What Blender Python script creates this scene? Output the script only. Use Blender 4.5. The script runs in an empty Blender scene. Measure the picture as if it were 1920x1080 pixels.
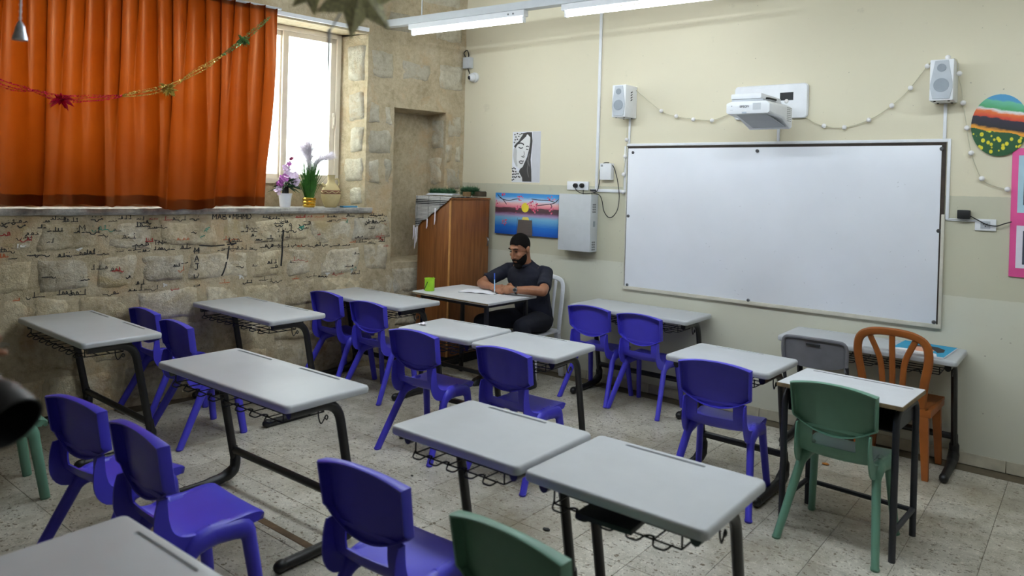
import bpy, bmesh, math, random
import numpy as np
from mathutils import Vector, Matrix, noise as mnoise
from mathutils.bvhtree import BVHTree
PI = math.pi
scn = bpy.context.scene
COL = scn.collection

# ------------------------------------------------------------------ camera
CAM = Vector((5.2323, -5.6534, 1.7628))
YAW, PITCH, ROLL = (math.radians(a) for a in (38.931, -0.5409, 1.5881))
FPX, CXP, CYP = 1368.06, 960.0, 358.65
fwd = Vector((-math.sin(YAW)*math.cos(PITCH), math.cos(YAW)*math.cos(PITCH), math.sin(PITCH)))
rgt0 = Vector((math.cos(YAW), math.sin(YAW), 0)); up0 = rgt0.cross(fwd)
rgt = rgt0*math.cos(ROLL)+up0*math.sin(ROLL); upv = -rgt0*math.sin(ROLL)+up0*math.cos(ROLL)
cd = bpy.data.cameras.new('camera'); cam = bpy.data.objects.new('camera', cd); COL.objects.link(cam)
cam.matrix_world = Matrix(((rgt.x, upv.x, -fwd.x, CAM.x), (rgt.y, upv.y, -fwd.y, CAM.y), (rgt.z, upv.z, -fwd.z, CAM.z), (0, 0, 0, 1)))
cd.sensor_width = 36; cd.lens = FPX/1920*36; cd.shift_y = -(540-CYP)/1920
cd.dof.use_dof = True; cd.dof.focus_distance = 5.4; cd.dof.aperture_fstop = 2.4
cd.clip_start = 0.05
scn.camera = cam

# ------------------------------------------------------------------ light and exposure
world = bpy.data.worlds.new('world'); scn.world = world; world.use_nodes = True
bg = world.node_tree.nodes['Background']
bg.inputs[0].default_value = (0.88, 0.94, 1.0, 1); bg.inputs[1].default_value = 8.5
TUBE_STRENGTH = 30.0
vs = scn.view_settings
vs.view_transform = 'Standard'; vs.look = 'None'; vs.gamma = 1.0; vs.exposure = 1.0; vs.use_curve_mapping = False

# ------------------------------------------------------------------ helpers: maths
def px_ray(px, py): return fwd + rgt*((px-CXP)/FPX) - upv*((py-CYP)/FPX)
def project(P):
    d = Vector(P)-CAM; z = d.dot(fwd)
    return (CXP+FPX*d.dot(rgt)/z, CYP-FPX*d.dot(upv)/z, z)
WN = math.hypot(.14, 1)
WT = Vector((-.14, -1, 0))/WN; WNRM = Vector((1, -.14, 0))/WN; WO = Vector((-.015, 0, 0))
def LW(s, h, d=0.0): return WO+WT*s+WNRM*d+Vector((0, 0, h))
def s2l(c): return c/12.92 if c <= .04045 else ((c+.055)/1.055)**2.4
def rgb(r, g, b): return (s2l(r/255), s2l(g/255), s2l(b/255), 1)

# ------------------------------------------------------------------ helpers: materials
class NT:
    def __init__(s, name):
        s.m = bpy.data.materials.new(name); s.m.use_nodes = True
        s.t = s.m.node_tree; s.p = s.t.nodes['Principled BSDF']; s.out = s.t.nodes['Material Output']
    def n(s, typ, **kw):
        nd = s.t.nodes.new(typ)
        for k, v in kw.items():
            if k.startswith('i_'): nd.inputs[k[2:].replace('_', ' ')].default_value = v
            else: setattr(nd, k, v)
        return nd
    def l(s, a, b): s.t.links.new(a, b)
    def coord(s, kind='Object', scale=(1, 1, 1)):
        tc = s.n('ShaderNodeTexCoord'); mp = s.n('ShaderNodeMapping'); mp.inputs['Scale'].default_value = scale
        s.l(tc.outputs[kind], mp.inputs[0]); return mp.outputs[0]
    def pos(s, scale=(1, 1, 1)):
        g = s.n('ShaderNodeNewGeometry'); mp = s.n('ShaderNodeMapping'); mp.inputs['Scale'].default_value = scale
        s.l(g.outputs['Position'], mp.inputs[0]); return mp.outputs[0]
    def noise(s, vec, scale, detail=4, rough=.55, dist=0):
        nd = s.n('ShaderNodeTexNoise', i_Scale=scale, i_Detail=detail, i_Roughness=rough, i_Distortion=dist)
        if vec is not None: s.l(vec, nd.inputs['Vector'])
        return nd.outputs['Fac']
    def ramp(s, fac, stops, interp='LINEAR'):
        nd = s.n('ShaderNodeValToRGB'); cr = nd.color_ramp; cr.interpolation = interp
        while len(cr.elements) < len(stops): cr.elements.new(.5)
        for e, (p, c) in zip(cr.elements, stops): e.position = p; e.color = c if len(c) == 4 else (*c, 1)
        s.l(fac, nd.inputs[0]); return nd.outputs[0]
    def mix(s, fac, a, b, mode='MIX'):
        nd = s.n('ShaderNodeMix', data_type='RGBA', blend_type=mode)
        for sock, v in ((nd.inputs[0], fac), (nd.inputs[6], a), (nd.inputs[7], b)):
            if isinstance(v, bpy.types.NodeSocket): s.l(v, sock)
            else: sock.default_value = v
        return nd.outputs[2]
    def math(s, op, a, b=0.0, c=0.0):
        nd = s.n('ShaderNodeMath', operation=op)
        for i, v in enumerate((a, b, c)):
            if isinstance(v, bpy.types.NodeSocket): s.l(v, nd.inputs[i])
            else: nd.inputs[i].default_value = v
        return nd.outputs[0]
    def bump(s, h, strength=.3, dist=.01):
        b = s.n('ShaderNodeBump', i_Strength=strength, i_Distance=dist); s.l(h, b.inputs['Height']); s.l(b.outputs[0], s.p.inputs['Normal'])
    def base(s, c):
        if isinstance(c, bpy.types.NodeSocket): s.l(c, s.p.inputs['Base Color'])
        else: s.p.inputs['Base Color'].default_value = c
def plain(name, c, rough=.5, metal=0, var=.12, scale=14, bump=0, bscale=60, spec=.5):
    m = NT(name); v = m.coord('Object')
    f = m.noise(v, scale, 3)
    dk = (c[0]*(1-var), c[1]*(1-var), c[2]*(1-var), 1); lt = (min(1, c[0]*(1+var)), min(1, c[1]*(1+var)), min(1, c[2]*(1+var)), 1)
    m.base(m.ramp(f, [(.3, dk), (.7, lt)]))
    m.p.inputs['Roughness'].default_value = rough; m.p.inputs['Metallic'].default_value = metal
    m.p.inputs['Specular IOR Level'].default_value = spec
    if bump: m.bump(m.noise(v, bscale, 4), bump, .004)
    return m.m
def emit(name, c, st):
    m = NT(name); m.p.inputs['Base Color'].default_value = c; m.p.inputs['Emission Color'].default_value = c; m.p.inputs['Emission Strength'].default_value = st
    return m.m

M = {}
def wall_paint(name, up, low, low2):
    m = NT(name); P = m.pos()
    sx = m.n('ShaderNodeSeparateXYZ'); m.l(P, sx.inputs[0])
    big = m.noise(P, 1.3, 5, .6); fine = m.noise(P, 22, 5)
    zz = m.math('ADD', sx.outputs['Z'], m.math('MULTIPLY', m.math('SUBTRACT', fine, .5), .012))
    upc = m.mix(big, tuple(x*.94 for x in up[:3])+(1,), up); lowc = m.mix(big, tuple(x*.88 for x in low[:3])+(1,), low)
    low2c = m.mix(big, tuple(x*.9 for x in low2[:3])+(1,), low2)
    c = m.mix(m.math('GREATER_THAN', zz, 1.768), lowc, upc)
    c = m.mix(m.math('LESS_THAN', zz, 1.10), c, low2c)
    st = m.ramp(m.noise(P, 5, 8, .7), [(.62, (0, 0, 0, 1)), (.8, (.35, .35, .35, 1))])
    c = m.mix(st, c, rgb(120, 110, 90)); 
    sp = m.ramp(m.noise(P, 38, 2, .5), [(.73, (0, 0, 0, 1)), (.76, (.5, .5, .5, 1))])
    c = m.mix(sp, c, rgb(120, 112, 95))
    m.base(c); m.p.inputs['Roughness'].default_value = .62
    m.bump(m.noise(P, 60, 5), .12, .004)
    return m.m
M['paint'] = wall_paint('cream_wall_paint', rgb(226, 218, 192), rgb(204, 201, 178), rgb(216, 215, 198))
M['plaster'] = plain('ceiling_plaster', rgb(205, 202, 194), .8, bump=.1)
M['rear_paint'] = plain('rear_wall_paint', rgb(118, 110, 98), .7)
M['paint_plain'] = plain('side_wall_paint', rgb(176, 172, 160), .7)
def stone_mat(name, cols, bscale=14, bstr=.8, stain=None):
    m = NT(name); P = m.pos(); oi = m.n('ShaderNodeObjectInfo')
    a = m.noise(P, 5, 8, .65, .4); b = m.noise(P, 24, 8, .7)
    c = m.ramp(a, [(.32, cols[0]), (.5, cols[1]), (.68, cols[2])])
    c = m.mix(.55, c, m.ramp(b, [(.3, cols[0]), (.5, cols[1]), (.75, cols[2])]))
    pit = m.ramp(m.noise(P, 60, 6, .8), [(.30, (1, 1, 1, 1)), (.40, (0, 0, 0, 1))])
    c = m.mix(m.math('MULTIPLY', pit, .32), c, tuple(x*.3 for x in cols[0][:3])+(1,))
    if stain:
        sf = m.ramp(m.noise(P, 2.6, 7, .7, .5), [(.52, (0, 0, 0, 1)), (.66, (.75, .75, .75, 1))]); c = m.mix(sf, c, stain)
    v = m.n('ShaderNodeHueSaturation'); m.l(c, v.inputs['Color'])
    m.l(m.math('ADD', m.math('MULTIPLY', oi.outputs['Random'], .3), .85), v.inputs['Value'])
    m.base(v.outputs[0]); m.p.inputs['Roughness'].default_value = .85; m.p.inputs['Specular IOR Level'].default_value = .2
    h = m.math('ADD', m.noise(P, bscale, 9, .72), m.math('MULTIPLY', m.noise(P, 75, 5, .7), .35))
    m.bump(h, bstr, .035)
    return m.m
M['mortar'] = stone_mat('stone_wall_mortar', [rgb(160, 144, 114), rgb(204, 188, 156), rgb(226, 214, 188)], 11, .7, rgb(208, 178, 138))
M['stone_low'] = stone_mat('ochre_limestone', [rgb(150, 132, 98), rgb(218, 202, 168), rgb(242, 236, 216)], 13, .9, rgb(190, 156, 118))
M['stone_low2'] = stone_mat('grey_limestone', [rgb(144, 130, 106), rgb(214, 202, 176), rgb(244, 240, 228)], 13, .9, rgb(192, 170, 122))
M['stone_pale'] = stone_mat('pale_limestone', [rgb(166, 154, 128), rgb(206, 198, 176), rgb(228, 222, 206)], 10, .9, rgb(196, 172, 134))

def tile_mat():
    m = NT('terrazzo_tile'); P = m.pos(); oi = m.n('ShaderNodeObjectInfo')
    base = m.ramp(m.noise(P, 9, 6, .6), [(.3, rgb(166, 161, 147)), (.7, rgb(196, 192, 180))])
    def flecks(scale, lo, hi, col, c, st=(1, 1, 1)):
        v = m.n('ShaderNodeTexVoronoi', i_Scale=scale); v.feature = 'F1'
        mp = m.n('ShaderNodeMapping'); mp.inputs['Scale'].default_value = st; m.l(P, mp.inputs[0])
        nz = m.n('ShaderNodeTexNoise', i_Scale=scale*1.3); m.l(P, nz.inputs['Vector'])
        ad = m.n('ShaderNodeVectorMath', operation='ADD'); sc = m.n('ShaderNodeVectorMath', operation='SCALE'); sc.inputs['Scale'].default_value = .05
        m.l(nz.outputs['Color'], sc.inputs[0]); m.l(mp.outputs[0], ad.inputs[0]); m.l(sc.outputs[0], ad.inputs[1])
        m.l(ad.outputs[0], v.inputs['Vector'])
        cv = m.n('ShaderNodeSeparateColor'); m.l(v.outputs['Color'], cv.inputs[0])
        k = m.math('MULTIPLY', m.math('LESS_THAN', v.outputs['Distance'], hi), m.math('GREATER_THAN', cv.outputs[0], lo))
        return m.mix(k, c, col)
    c = flecks(70, .55, .38, rgb(214, 208, 194), base)
    c = flecks(34, .76, .34, rgb(104, 92, 72), c, (1, 1.7, 1))
    c = flecks(62, .70, .32, rgb(92, 86, 76), c)
    dirt = m.ramp(m.noise(P, 1.35, 9, .7, .3), [(.45, (0, 0, 0, 1)), (.68, (.85, .85, .85, 1))])
    c = m.mix(dirt, c, rgb(122, 112, 90))
    v = m.n('ShaderNodeHueSaturation'); m.l(c, v.inputs['Color']); m.l(m.math('ADD', m.math('MULTIPLY', oi.outputs['Random'], .16), .9), v.inputs['Value'])
    m.base(v.outputs[0]); m.l(m.ramp(m.noise(P, 3, 5), [(.3, (.28, .28, .28, 1)), (.7, (.5, .5, .5, 1))]), m.p.inputs['Roughness'])
    m.bump(m.noise(P, 90, 3), .06, .002)
    return m.m
M['tile'] = tile_mat()
M['grout'] = plain('floor_grout', rgb(96, 86, 68), .9)
M['skirt'] = plain('skirting_stone', rgb(186, 180, 160), .6, var=.2, scale=9, bump=.1)
M['desk_top'] = plain('grey_desk_plastic', rgb(186, 189, 193), .38, var=.04, scale=5, bump=.05, bscale=300)
M['black_steel'] = plain('black_steel', rgb(24, 24, 26), .35, var=.2, spec=.6)
M['black_plastic'] = plain('black_plastic', rgb(20, 20, 22), .42, var=.2)
M['wire'] = plain('black_wire', rgb(16, 16, 17), .4)
M['blue'] = plain('blue_chair_plastic', rgb(70, 64, 198), .36, var=.06, scale=6)
M['green'] = plain('green_chair_plastic', rgb(98, 142, 122), .4, var=.08, scale=6)
M['orange_pl'] = plain('brown_orange_plastic', rgb(150, 84, 32), .42, var=.22, scale=5)
M['grey_pl'] = plain('grey_chair_plastic', rgb(112, 112, 118), .45, var=.08)
M['white_pl'] = plain('white_plastic', rgb(222, 224, 230), .4, var=.04)
M['white_dev'] = plain('white_device_plastic', rgb(232, 234, 238), .38, var=.03)
M['grille'] = plain('speaker_grille_cloth', rgb(190, 196, 202), .8, var=.06, bump=.3, bscale=500)
M['grille_dk'] = plain('speaker_cone_grey', rgb(150, 158, 166), .8, var=.06, bump=.3, bscale=500)
M['grey_dev'] = plain('pale_grey_plastic', rgb(178, 182, 188), .45, var=.04)  # greyer than the white device plastic
M['metal_grey'] = plain('grey_painted_metal', rgb(198, 202, 206), .45, var=.03)
M['vent_dark'] = plain('dark_vent', rgb(40, 42, 44), .7)
M['steel'] = plain('steel', rgb(120, 122, 126), .3, metal=.9)
M['board'] = plain('whiteboard_enamel', rgb(234, 237, 245), .3, var=.03, scale=2)
M['board_frame'] = plain('whiteboard_frame', rgb(206, 202, 188), .5, var=.12, scale=8)
M['edge_dark'] = plain('dark_board_edge', rgb(58, 48, 40), .7, var=.3)
M['alu'] = plain('white_window_frame', rgb(226, 216, 198), .45, var=.04)
M['laminate'] = plain('grey_white_laminate', rgb(205, 207, 211), .4, var=.04)
M['ply_edge'] = plain('worn_plywood_edge', rgb(120, 104, 76), .7, var=.25, scale=25)
M['dark_metal'] = plain('dark_blue_grey_metal', rgb(38, 40, 48), .45)
M['paper'] = plain('white_paper', rgb(234, 236, 244), .7, var=.02)
M['lime'] = plain('lime_green_mesh_plastic', rgb(160, 214, 40), .45)
M['gold'] = plain('gold_metal', rgb(212, 170, 70), .22, metal=1, var=.1)
M['clay'] = plain('pale_clay', rgb(196, 178, 130), .7, var=.12, bump=.15)
M['clay_band'] = plain('brown_clay_band', rgb(126, 84, 60), .7)
M['soil'] = plain('dark_soil', rgb(40, 36, 30), .9)
M['leaf'] = plain('dark_green_leaf', rgb(36, 78, 34), .5, var=.25)
M['grass'] = plain('artificial_grass', rgb(52, 104, 32), .5, var=.3, scale=30)
M['plume'] = plain('white_plume', rgb(238, 232, 240), .8, var=.03)
M['petal_w'] = plain('white_pink_petal', rgb(236, 214, 240), .6, var=.08, scale=60)
M['petal_p'] = plain('purple_petal', rgb(190, 110, 186), .6, var=.2, scale=60)
M['petal_d'] = plain('dark_pink_bud', rgb(150, 50, 96), .6)
M['skin'] = plain('skin', rgb(152, 102, 74), .5, var=.1, scale=20, bump=.05, bscale=120)
M['hair'] = plain('black_hair', rgb(17, 13, 12), .85, var=.3, scale=90, bump=.6, bscale=220, spec=.15)
M['shirt'] = plain('navy_cotton', rgb(19, 22, 40), .85, var=.15, scale=10, bump=.2, bscale=40)
M['trouser'] = plain('dark_denim', rgb(17, 19, 34), .9, var=.2, scale=10, bump=.2, bscale=60)
M['watch'] = plain('dark_watch_metal', rgb(46, 48, 52), .3, metal=.6)
M['red_paint'] = plain('red_marker', rgb(170, 50, 44), .7)
M['teal_paint'] = plain('teal_marker', rgb(40, 130, 110), .7)
M['ink'] = plain('black_marker', rgb(26, 25, 26), .6)
M['orange_ink'] = plain('orange_marker', rgb(190, 96, 50), .7)
M['chalk'] = plain('white_scuff', rgb(222, 220, 214), .8)
M['sill_paint'] = stone_mat('peeling_sill_paint', [rgb(118, 118, 120), rgb(176, 172, 164), rgb(222, 220, 214)], 10, .5)
M['pink'] = plain('pink_card', rgb(226, 84, 150), .6, var=.04)
M['ltblue'] = plain('pale_blue_card', rgb(176, 208, 222), .6, var=.05)
M['navy'] = plain('dark_print', rgb(40, 52, 66), .6, var=.3, scale=20)
M['tinsel_red'] = plain('red_tinsel_foil', rgb(206, 28, 70), .25, metal=.35, var=.3, scale=80)
M['tinsel_gold'] = plain('gold_green_tinsel_foil', rgb(190, 170, 84), .25, metal=.35, var=.35, scale=80)
M['tinsel_green'] = plain('green_tinsel_foil', rgb(84, 122, 66), .28, metal=.35, var=.35, scale=80)
M['star'] = plain('gold_glitter', rgb(228, 218, 170), .5, metal=.0, var=.5, scale=160, bump=.8, bscale=260)
M['silver'] = plain('silver_glitter', rgb(188, 192, 200), .3, metal=.5, var=.25, scale=120)
M['bulb'] = plain('white_frosted_bulb', rgb(240, 238, 238), .5, var=.01)
M['cable'] = plain('pale_cable', rgb(200, 194, 168), .6)
M['blackcable'] = plain('black_cable', rgb(20, 20, 21), .5)
M['pine'] = plain('pine_tinsel', rgb(36, 84, 48), .5, var=.3, scale=50)
M['brown_strip'] = plain('brown_floor_filler', rgb(98, 78, 54), .8, var=.25)
M['tube_dim'] = emit('lit_dimmer_fluorescent_tube', (.90, .95, 1.0, 1), TUBE_STRENGTH*.34)  # turned down below the other tubes so the nearby wall is less bright
M['tube'] = emit('lit_fluorescent_tube', (.84, .935, 1.0, 1), TUBE_STRENGTH)

def wood_mat():
    m = NT('teak_veneer'); v = m.coord('Object', (1, 1, .06))
    w = m.noise(v, 38, 6, .6, .6)
    c = m.ramp(w, [(.25, rgb(100, 56, 24)), (.5, rgb(132, 79, 36)), (.75, rgb(154, 98, 50))])
    m.base(c); m.p.inputs['Roughness'].default_value = .42; return m.m
M['wood'] = wood_mat()
M['wood_edge'] = plain('pale_wood_edge', rgb(196, 140, 78), .5)
def curtain_mat():
    m = NT('orange_curtain_cloth'); P = m.coord('Object')
    c = m.ramp(m.noise(P, 3, 4), [(.3, rgb(212, 84, 12)), (.7, rgb(230, 100, 18))])
    d = m.n('ShaderNodeBsdfDiffuse'); t = m.n('ShaderNodeBsdfTranslucent'); g = m.n('ShaderNodeBsdfGlossy', i_Roughness=.38)
    g.inputs['Color'].default_value = rgb(230, 170, 120)
    c2 = m.mix(.0, c, c); m.l(c, t.inputs['Color']); m.l(m.mix(.9, c, rgb(58, 25, 7)), d.inputs['Color'])
    ms = m.n('ShaderNodeMixShader', i_Fac=.105); m.l(d.outputs[0], ms.inputs[1]); m.l(t.outputs[0], ms.inputs[2])
    m2 = m.n('ShaderNodeMixShader', i_Fac=.075); m.l(ms.outputs[0], m2.inputs[1]); m.l(g.outputs[0], m2.inputs[2])
    m.l(m2.outputs[0], m.out.inputs[0]); return m.m
M['curtain'] = curtain_mat()
def glass_mat():
    m = NT('patterned_frosted_glass'); P = m.coord('Object')
    t = m.n('ShaderNodeBsdfTranslucent'); g = m.n('ShaderNodeBsdfGlossy', i_Roughness=.25)
    a = m.noise(P, 90, 3, .6); b = m.noise(P, 2.2, 4, .6)
    c = m.mix(m.ramp(a, [(.35, (.0, .0, .0, 1)), (.65, (1, 1, 1, 1))]), m.ramp(b, [(.3, rgb(176, 182, 172)), (.7, rgb(222, 226, 222))]), rgb(240, 240, 238))
    m.l(c, t.inputs['Color']); ms = m.n('ShaderNodeMixShader', i_Fac=.08); m.l(t.outputs[0], ms.inputs[1]); m.l(g.outputs[0], ms.inputs[2])
    bp = m.n('ShaderNodeBump', i_Strength=.4, i_Distance=.003); m.l(a, bp.inputs['Height']); m.l(bp.outputs[0], g.inputs['Normal'])
    m.l(ms.outputs[0], m.out.inputs[0]); return m.m
M['glass'] = glass_mat()
def keffiyeh_mat():
    m = NT('black_white_checked_scarf'); P = m.coord('Object')
    def lines(sc, axis, lo):
        sp = m.n('ShaderNodeSeparateXYZ'); m.l(P, sp.inputs[0])
        f = m.math('FRACT', m.math('MULTIPLY', sp.outputs[axis], sc)); return m.math('LESS_THAN', f, lo)
    ck = m.math('MAXIMUM', m.math('MULTIPLY', lines(75, 0, .55), lines(75, 2, .6)), m.math('MAXIMUM', m.math('MULTIPLY', lines(5.2, 2, .3), lines(60, 2, .5)), m.math('MULTIPLY', lines(6.3, 0, .06), lines(90, 2, .7))))
    m.base(m.mix(ck, rgb(206, 204, 200), rgb(24, 24, 26))); m.p.inputs['Roughness'].default_value = .9; return m.m
M['scarf'] = keffiyeh_mat()
def lake_mat():
    m = NT('painted_sunset_lake'); tc = m.n('ShaderNodeTexCoord'); sp = m.n('ShaderNodeSeparateXYZ'); m.l(tc.outputs['Generated'], sp.inputs[0])
    mp = m.n('ShaderNodeMapping'); mp.inputs['Scale'].default_value = (3, 1, 16); m.l(tc.outputs['Generated'], mp.inputs[0])
    f = m.math('ADD', sp.outputs['Z'], m.math('MULTIPLY', m.math('SUBTRACT', m.noise(mp.outputs[0], 2.4, 5), .5), .09))
    m.base(m.ramp(f, [(0, rgb(16, 84, 190)), (.2, rgb(30, 116, 208)), (.40, rgb(120, 186, 220)), (.48, rgb(170, 140, 180)), (.53, rgb(112, 70, 96)), (.56, rgb(84, 58, 66)), (.645, rgb(92, 64, 70)), (.66, rgb(224, 120, 140)), (.74, rgb(240, 176, 176)), (.82, rgb(200, 214, 230)), (.92, rgb(60, 150, 216)), (1, rgb(40, 130, 206))]))
    m.p.inputs['Roughness'].default_value = .5; return m.m
M['lake'] = lake_mat()
def field_mat():
    m = NT('painted_flower_field'); tc = m.n('ShaderNodeTexCoord'); sp = m.n('ShaderNodeSeparateXYZ'); m.l(tc.outputs['Generated'], sp.inputs[0])
    mp = m.n('ShaderNodeMapping'); mp.inputs['Scale'].default_value = (2, 1, 5); m.l(tc.outputs['Generated'], mp.inputs[0])
    nz = m.math('MULTIPLY', m.math('SUBTRACT', m.noise(mp.outputs[0], 2.5, 4), .5), .10)
    f = m.math('ADD', m.math('ADD', sp.outputs['Z'], m.math('MULTIPLY', sp.outputs['X'], .17)), nz)
    sky = m.ramp(f, [(0, rgb(30, 80, 40)), (.50, rgb(226, 150, 30)), (.54, rgb(26, 24, 32)), (.68, rgb(40, 30, 50)), (.70, rgb(206, 60, 30)), (.78, rgb(226, 110, 40)), (.82, rgb(226, 226, 226)), (.85, rgb(70, 160, 100)), (.97, rgb(100, 186, 150)), (1.0, rgb(70, 150, 196))])
    v = m.n('ShaderNodeTexVoronoi', i_Scale=11); m.l(tc.outputs['Generated'], v.inputs['Vector'])
    fl = m.ramp(v.outputs['Distance'], [(0, rgb(80, 70, 20)), (.12, rgb(230, 214, 40)), (.36, rgb(210, 200, 40)), (.42, rgb(30, 84, 44))])
    m.base(m.mix(m.math('LESS_THAN', f, .47), sky, fl)); m.p.inputs['Roughness'].default_value = .45; return m.m
M['field'] = field_mat()
FLAT = {}
def flat(r, g, b):
    k = (r, g, b)
    if k not in FLAT: FLAT[k] = plain('print_%d_%d_%d' % k, rgb(r, g, b), .65, var=.03)
    return FLAT[k]

# ------------------------------------------------------------------ helpers: meshes
class MB:
    def __init__(s): s.v = []; s.f = []; s.mi = []
    def add(s, vs_, fs, mi=0):
        o = len(s.v); s.v += [tuple(p) for p in vs_]; s.f += [tuple(i+o for i in f) for f in fs]; s.mi += [mi]*len(fs); return s
    def box(s, c, d, rz=0, mat=None, mi=0):
        hx, hy, hz = d[0]/2, d[1]/2, d[2]/2
        pts = [Vector((x, y, z)) for x in (-hx, hx) for y in (-hy, hy) for z in (-hz, hz)]
        R = mat if mat is not None else Matrix.Rotation(rz, 3, 'Z')
        pts = [R @ p+Vector(c) for p in pts]
        return s.add(pts, [(0, 1, 3, 2), (4, 6, 7, 5), (0, 4, 5, 1), (2, 3, 7, 6), (0, 2, 6, 4), (1, 5, 7, 3)], mi)
    def bb(s, x0, x1, y0, y1, z0, z1, mi=0): return s.box(((x0+x1)/2, (y0+y1)/2, (z0+z1)/2), (abs(x1-x0), abs(y1-y0), abs(z1-z0)), mi=mi)
    def tube(s, path, r, n=8, cap=True, closed=False, flat_=1.0, mi=0, upref=None):
        P = [Vector(p) for p in path]; k = len(P)
        rs = r if isinstance(r, (list, tuple)) else [r]*k
        rings = []; nrm = None
        for i in range(k):
            if closed: t = P[(i+1) % k]-P[i-1]
            else: t = P[min(i+1, k-1)]-P[max(i-1, 0)]
            if t.length < 1e-9: t = Vector((0, 0, 1))
            t.normalize()
            if nrm is None:
                a = Vector(upref) if upref else (Vector((0, 0, 1)) if abs(t.z) < .9 else Vector((1, 0, 0)))
                nrm = (a-t*a.dot(t)).normalized()
            else:
                nrm = nrm-t*nrm.dot(t)
                nrm = nrm.normalized() if nrm.length > 1e-6 else t.orthogonal().normalized()
            b = t.cross(nrm)
            rings.append([P[i]+(nrm*math.cos(2*PI*j/n)*flat_+b*math.sin(2*PI*j/n))*rs[i] for j in range(n)])
        vs_ = [p for rg in rings for p in rg]; fs = []
        for i in range(k if closed else k-1):
            i2 = (i+1) % k
            for j in range(n): fs.append((i*n+j, i*n+(j+1) % n, i2*n+(j+1) % n, i2*n+j))
        if cap and not closed: fs += [tuple(range(n))[::-1], tuple((k-1)*n+j for j in range(n))]
        return s.add(vs_, fs, mi)
    def lathe(s, prof, n=20, c=(0, 0, 0), mi=0, mat=None):
        R = mat if mat is not None else Matrix.Identity(3)
        vs_ = []; fs = []
        for (r, z) in prof:
            for j in range(n):
                vs_.append(R @ Vector((r*math.cos(2*PI*j/n), r*math.sin(2*PI*j/n), z))+Vector(c))
        for i in range(len(prof)-1):
            for j in range(n): fs.append((i*n+j, i*n+(j+1) % n, (i+1)*n+(j+1) % n, (i+1)*n+j))
        fs += [tuple(range(n))[::-1], tuple((len(prof)-1)*n+j for j in range(n))]
        return s.add(vs_, fs, mi)
    def ball(s, c, r, nu=12, nv=8, mat=None, mi=0):
        if not isinstance(r, (tuple, list)): r = (r, r, r)
        R = mat if mat is not None else Matrix.Identity(3)
        vs_ = [R @ Vector((0, 0, -r[2]))+Vector(c)]; fs = []
        for i in range(1, nv):
            a = -PI/2+PI*i/nv
            for j in range(nu):
                b = 2*PI*j/nu
                vs_.append(R @ Vector((r[0]*math.cos(a)*math.cos(b), r[1]*math.cos(a)*math.sin(b), r[2]*math.sin(a)))+Vector(c))
        vs_.append(R @ Vector((0, 0, r[2]))+Vector(c)); top = len(vs_)-1
        for j in range(nu): fs.append((0, 1+(j+1) % nu, 1+j))
        for i in range(nv-2):
            for j in range(nu): fs.append((1+i*nu+j, 1+i*nu+(j+1) % nu, 1+(i+1)*nu+(j+1) % nu, 1+(i+1)*nu+j))
        for j in range(nu): fs.append((top, 1+(nv-2)*nu+j, 1+(nv-2)*nu+(j+1) % nu))
        return s.add(vs_, fs, mi)
    def loft(s, rings, cap=True, mi=0):
        n = len(rings[0]); vs_ = [p for r in rings for p in r]; fs = []
        for i in range(len(rings)-1):
            for j in range(n): fs.append((i*n+j, i*n+(j+1) % n, (i+1)*n+(j+1) % n, (i+1)*n+j))
        if cap: fs += [tuple(range(n))[::-1], tuple((len(rings)-1)*n+j for j in range(n))]
        return s.add(vs_, fs, mi)
    def grid(s, f, nu, nv, skip=None, mi=0):
        vs_ = [f(i/nu, j/nv) for i in range(nu+1) for j in range(nv+1)]; fs = []
        for i in range(nu):
            for j in range(nv):
                if skip and skip(i, j): continue
                a = i*(nv+1)+j; fs.append((a, a+1, a+nv+2, a+nv+1))
        return s.add(vs_, fs, mi)
    def prism(s, pts, axis_vec, mi=0):
        n = len(pts); a = Vector(axis_vec)
        vs_ = [Vector(p) for p in pts]+[Vector(p)+a for p in pts]
        fs = [tuple(range(n))[::-1], tuple(range(n, 2*n))]+[(i, (i+1) % n, n+(i+1) % n, n+i) for i in range(n)]
        return s.add(vs_, fs, mi)
    def mesh(s, name, bevel=0, seg=2, smooth=40, solid=0, fixn=True):
        me = bpy.data.meshes.new(name); bm = bmesh.new()
        vs_ = [bm.verts.new(p) for p in s.v]
        for f, mi in zip(s.f, s.mi):
            try:
                fc = bm.faces.new([vs_[i] for i in f]); fc.material_index = mi
            except ValueError: pass
        if fixn: bmesh.ops.recalc_face_normals(bm, faces=bm.faces)
        if bevel:
            ed = [e for e in bm.edges if len(e.link_faces) == 2 and e.calc_face_angle(0) > .5]
            bmesh.ops.bevel(bm, geom=ed, offset=bevel, segments=seg, affect='EDGES', profile=.6, clamp_overlap=True)
        if solid: bmesh.ops.solidify(bm, geom=bm.faces[:], thickness=solid)
        bm.to_mesh(me); bm.free()
        if smooth:
            me.shade_smooth(); me.set_sharp_from_angle(angle=math.radians(smooth))
        return me
    def build(s, name, mat, parent=None, **kw):
        me = s.mesh(name, **kw)
        for x in (mat if isinstance(mat, (list, tuple)) else [mat]): me.materials.append(x)
        return link(name, me, parent)
def link(name, me, parent=None):
    o = bpy.data.objects.new(name, me); COL.objects.link(o)
    if parent: o.parent = parent
    return o
def tag(o, label=None, cat=None, group=None, kind=None):
    if label: o['label'] = label
    if cat: o['category'] = cat
    if group: o['group'] = group
    if kind: o['kind'] = kind
    return o
def thing(name, label, cat, loc=(0, 0, 0), rz=0, group=None, scale=1):
    o = bpy.data.objects.new(name, None); COL.objects.link(o); o.empty_display_size = .1
    o.location = loc; o.rotation_euler = (0, 0, rz); o.scale = (scale,)*3
    return tag(o, label, cat, group)
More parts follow.
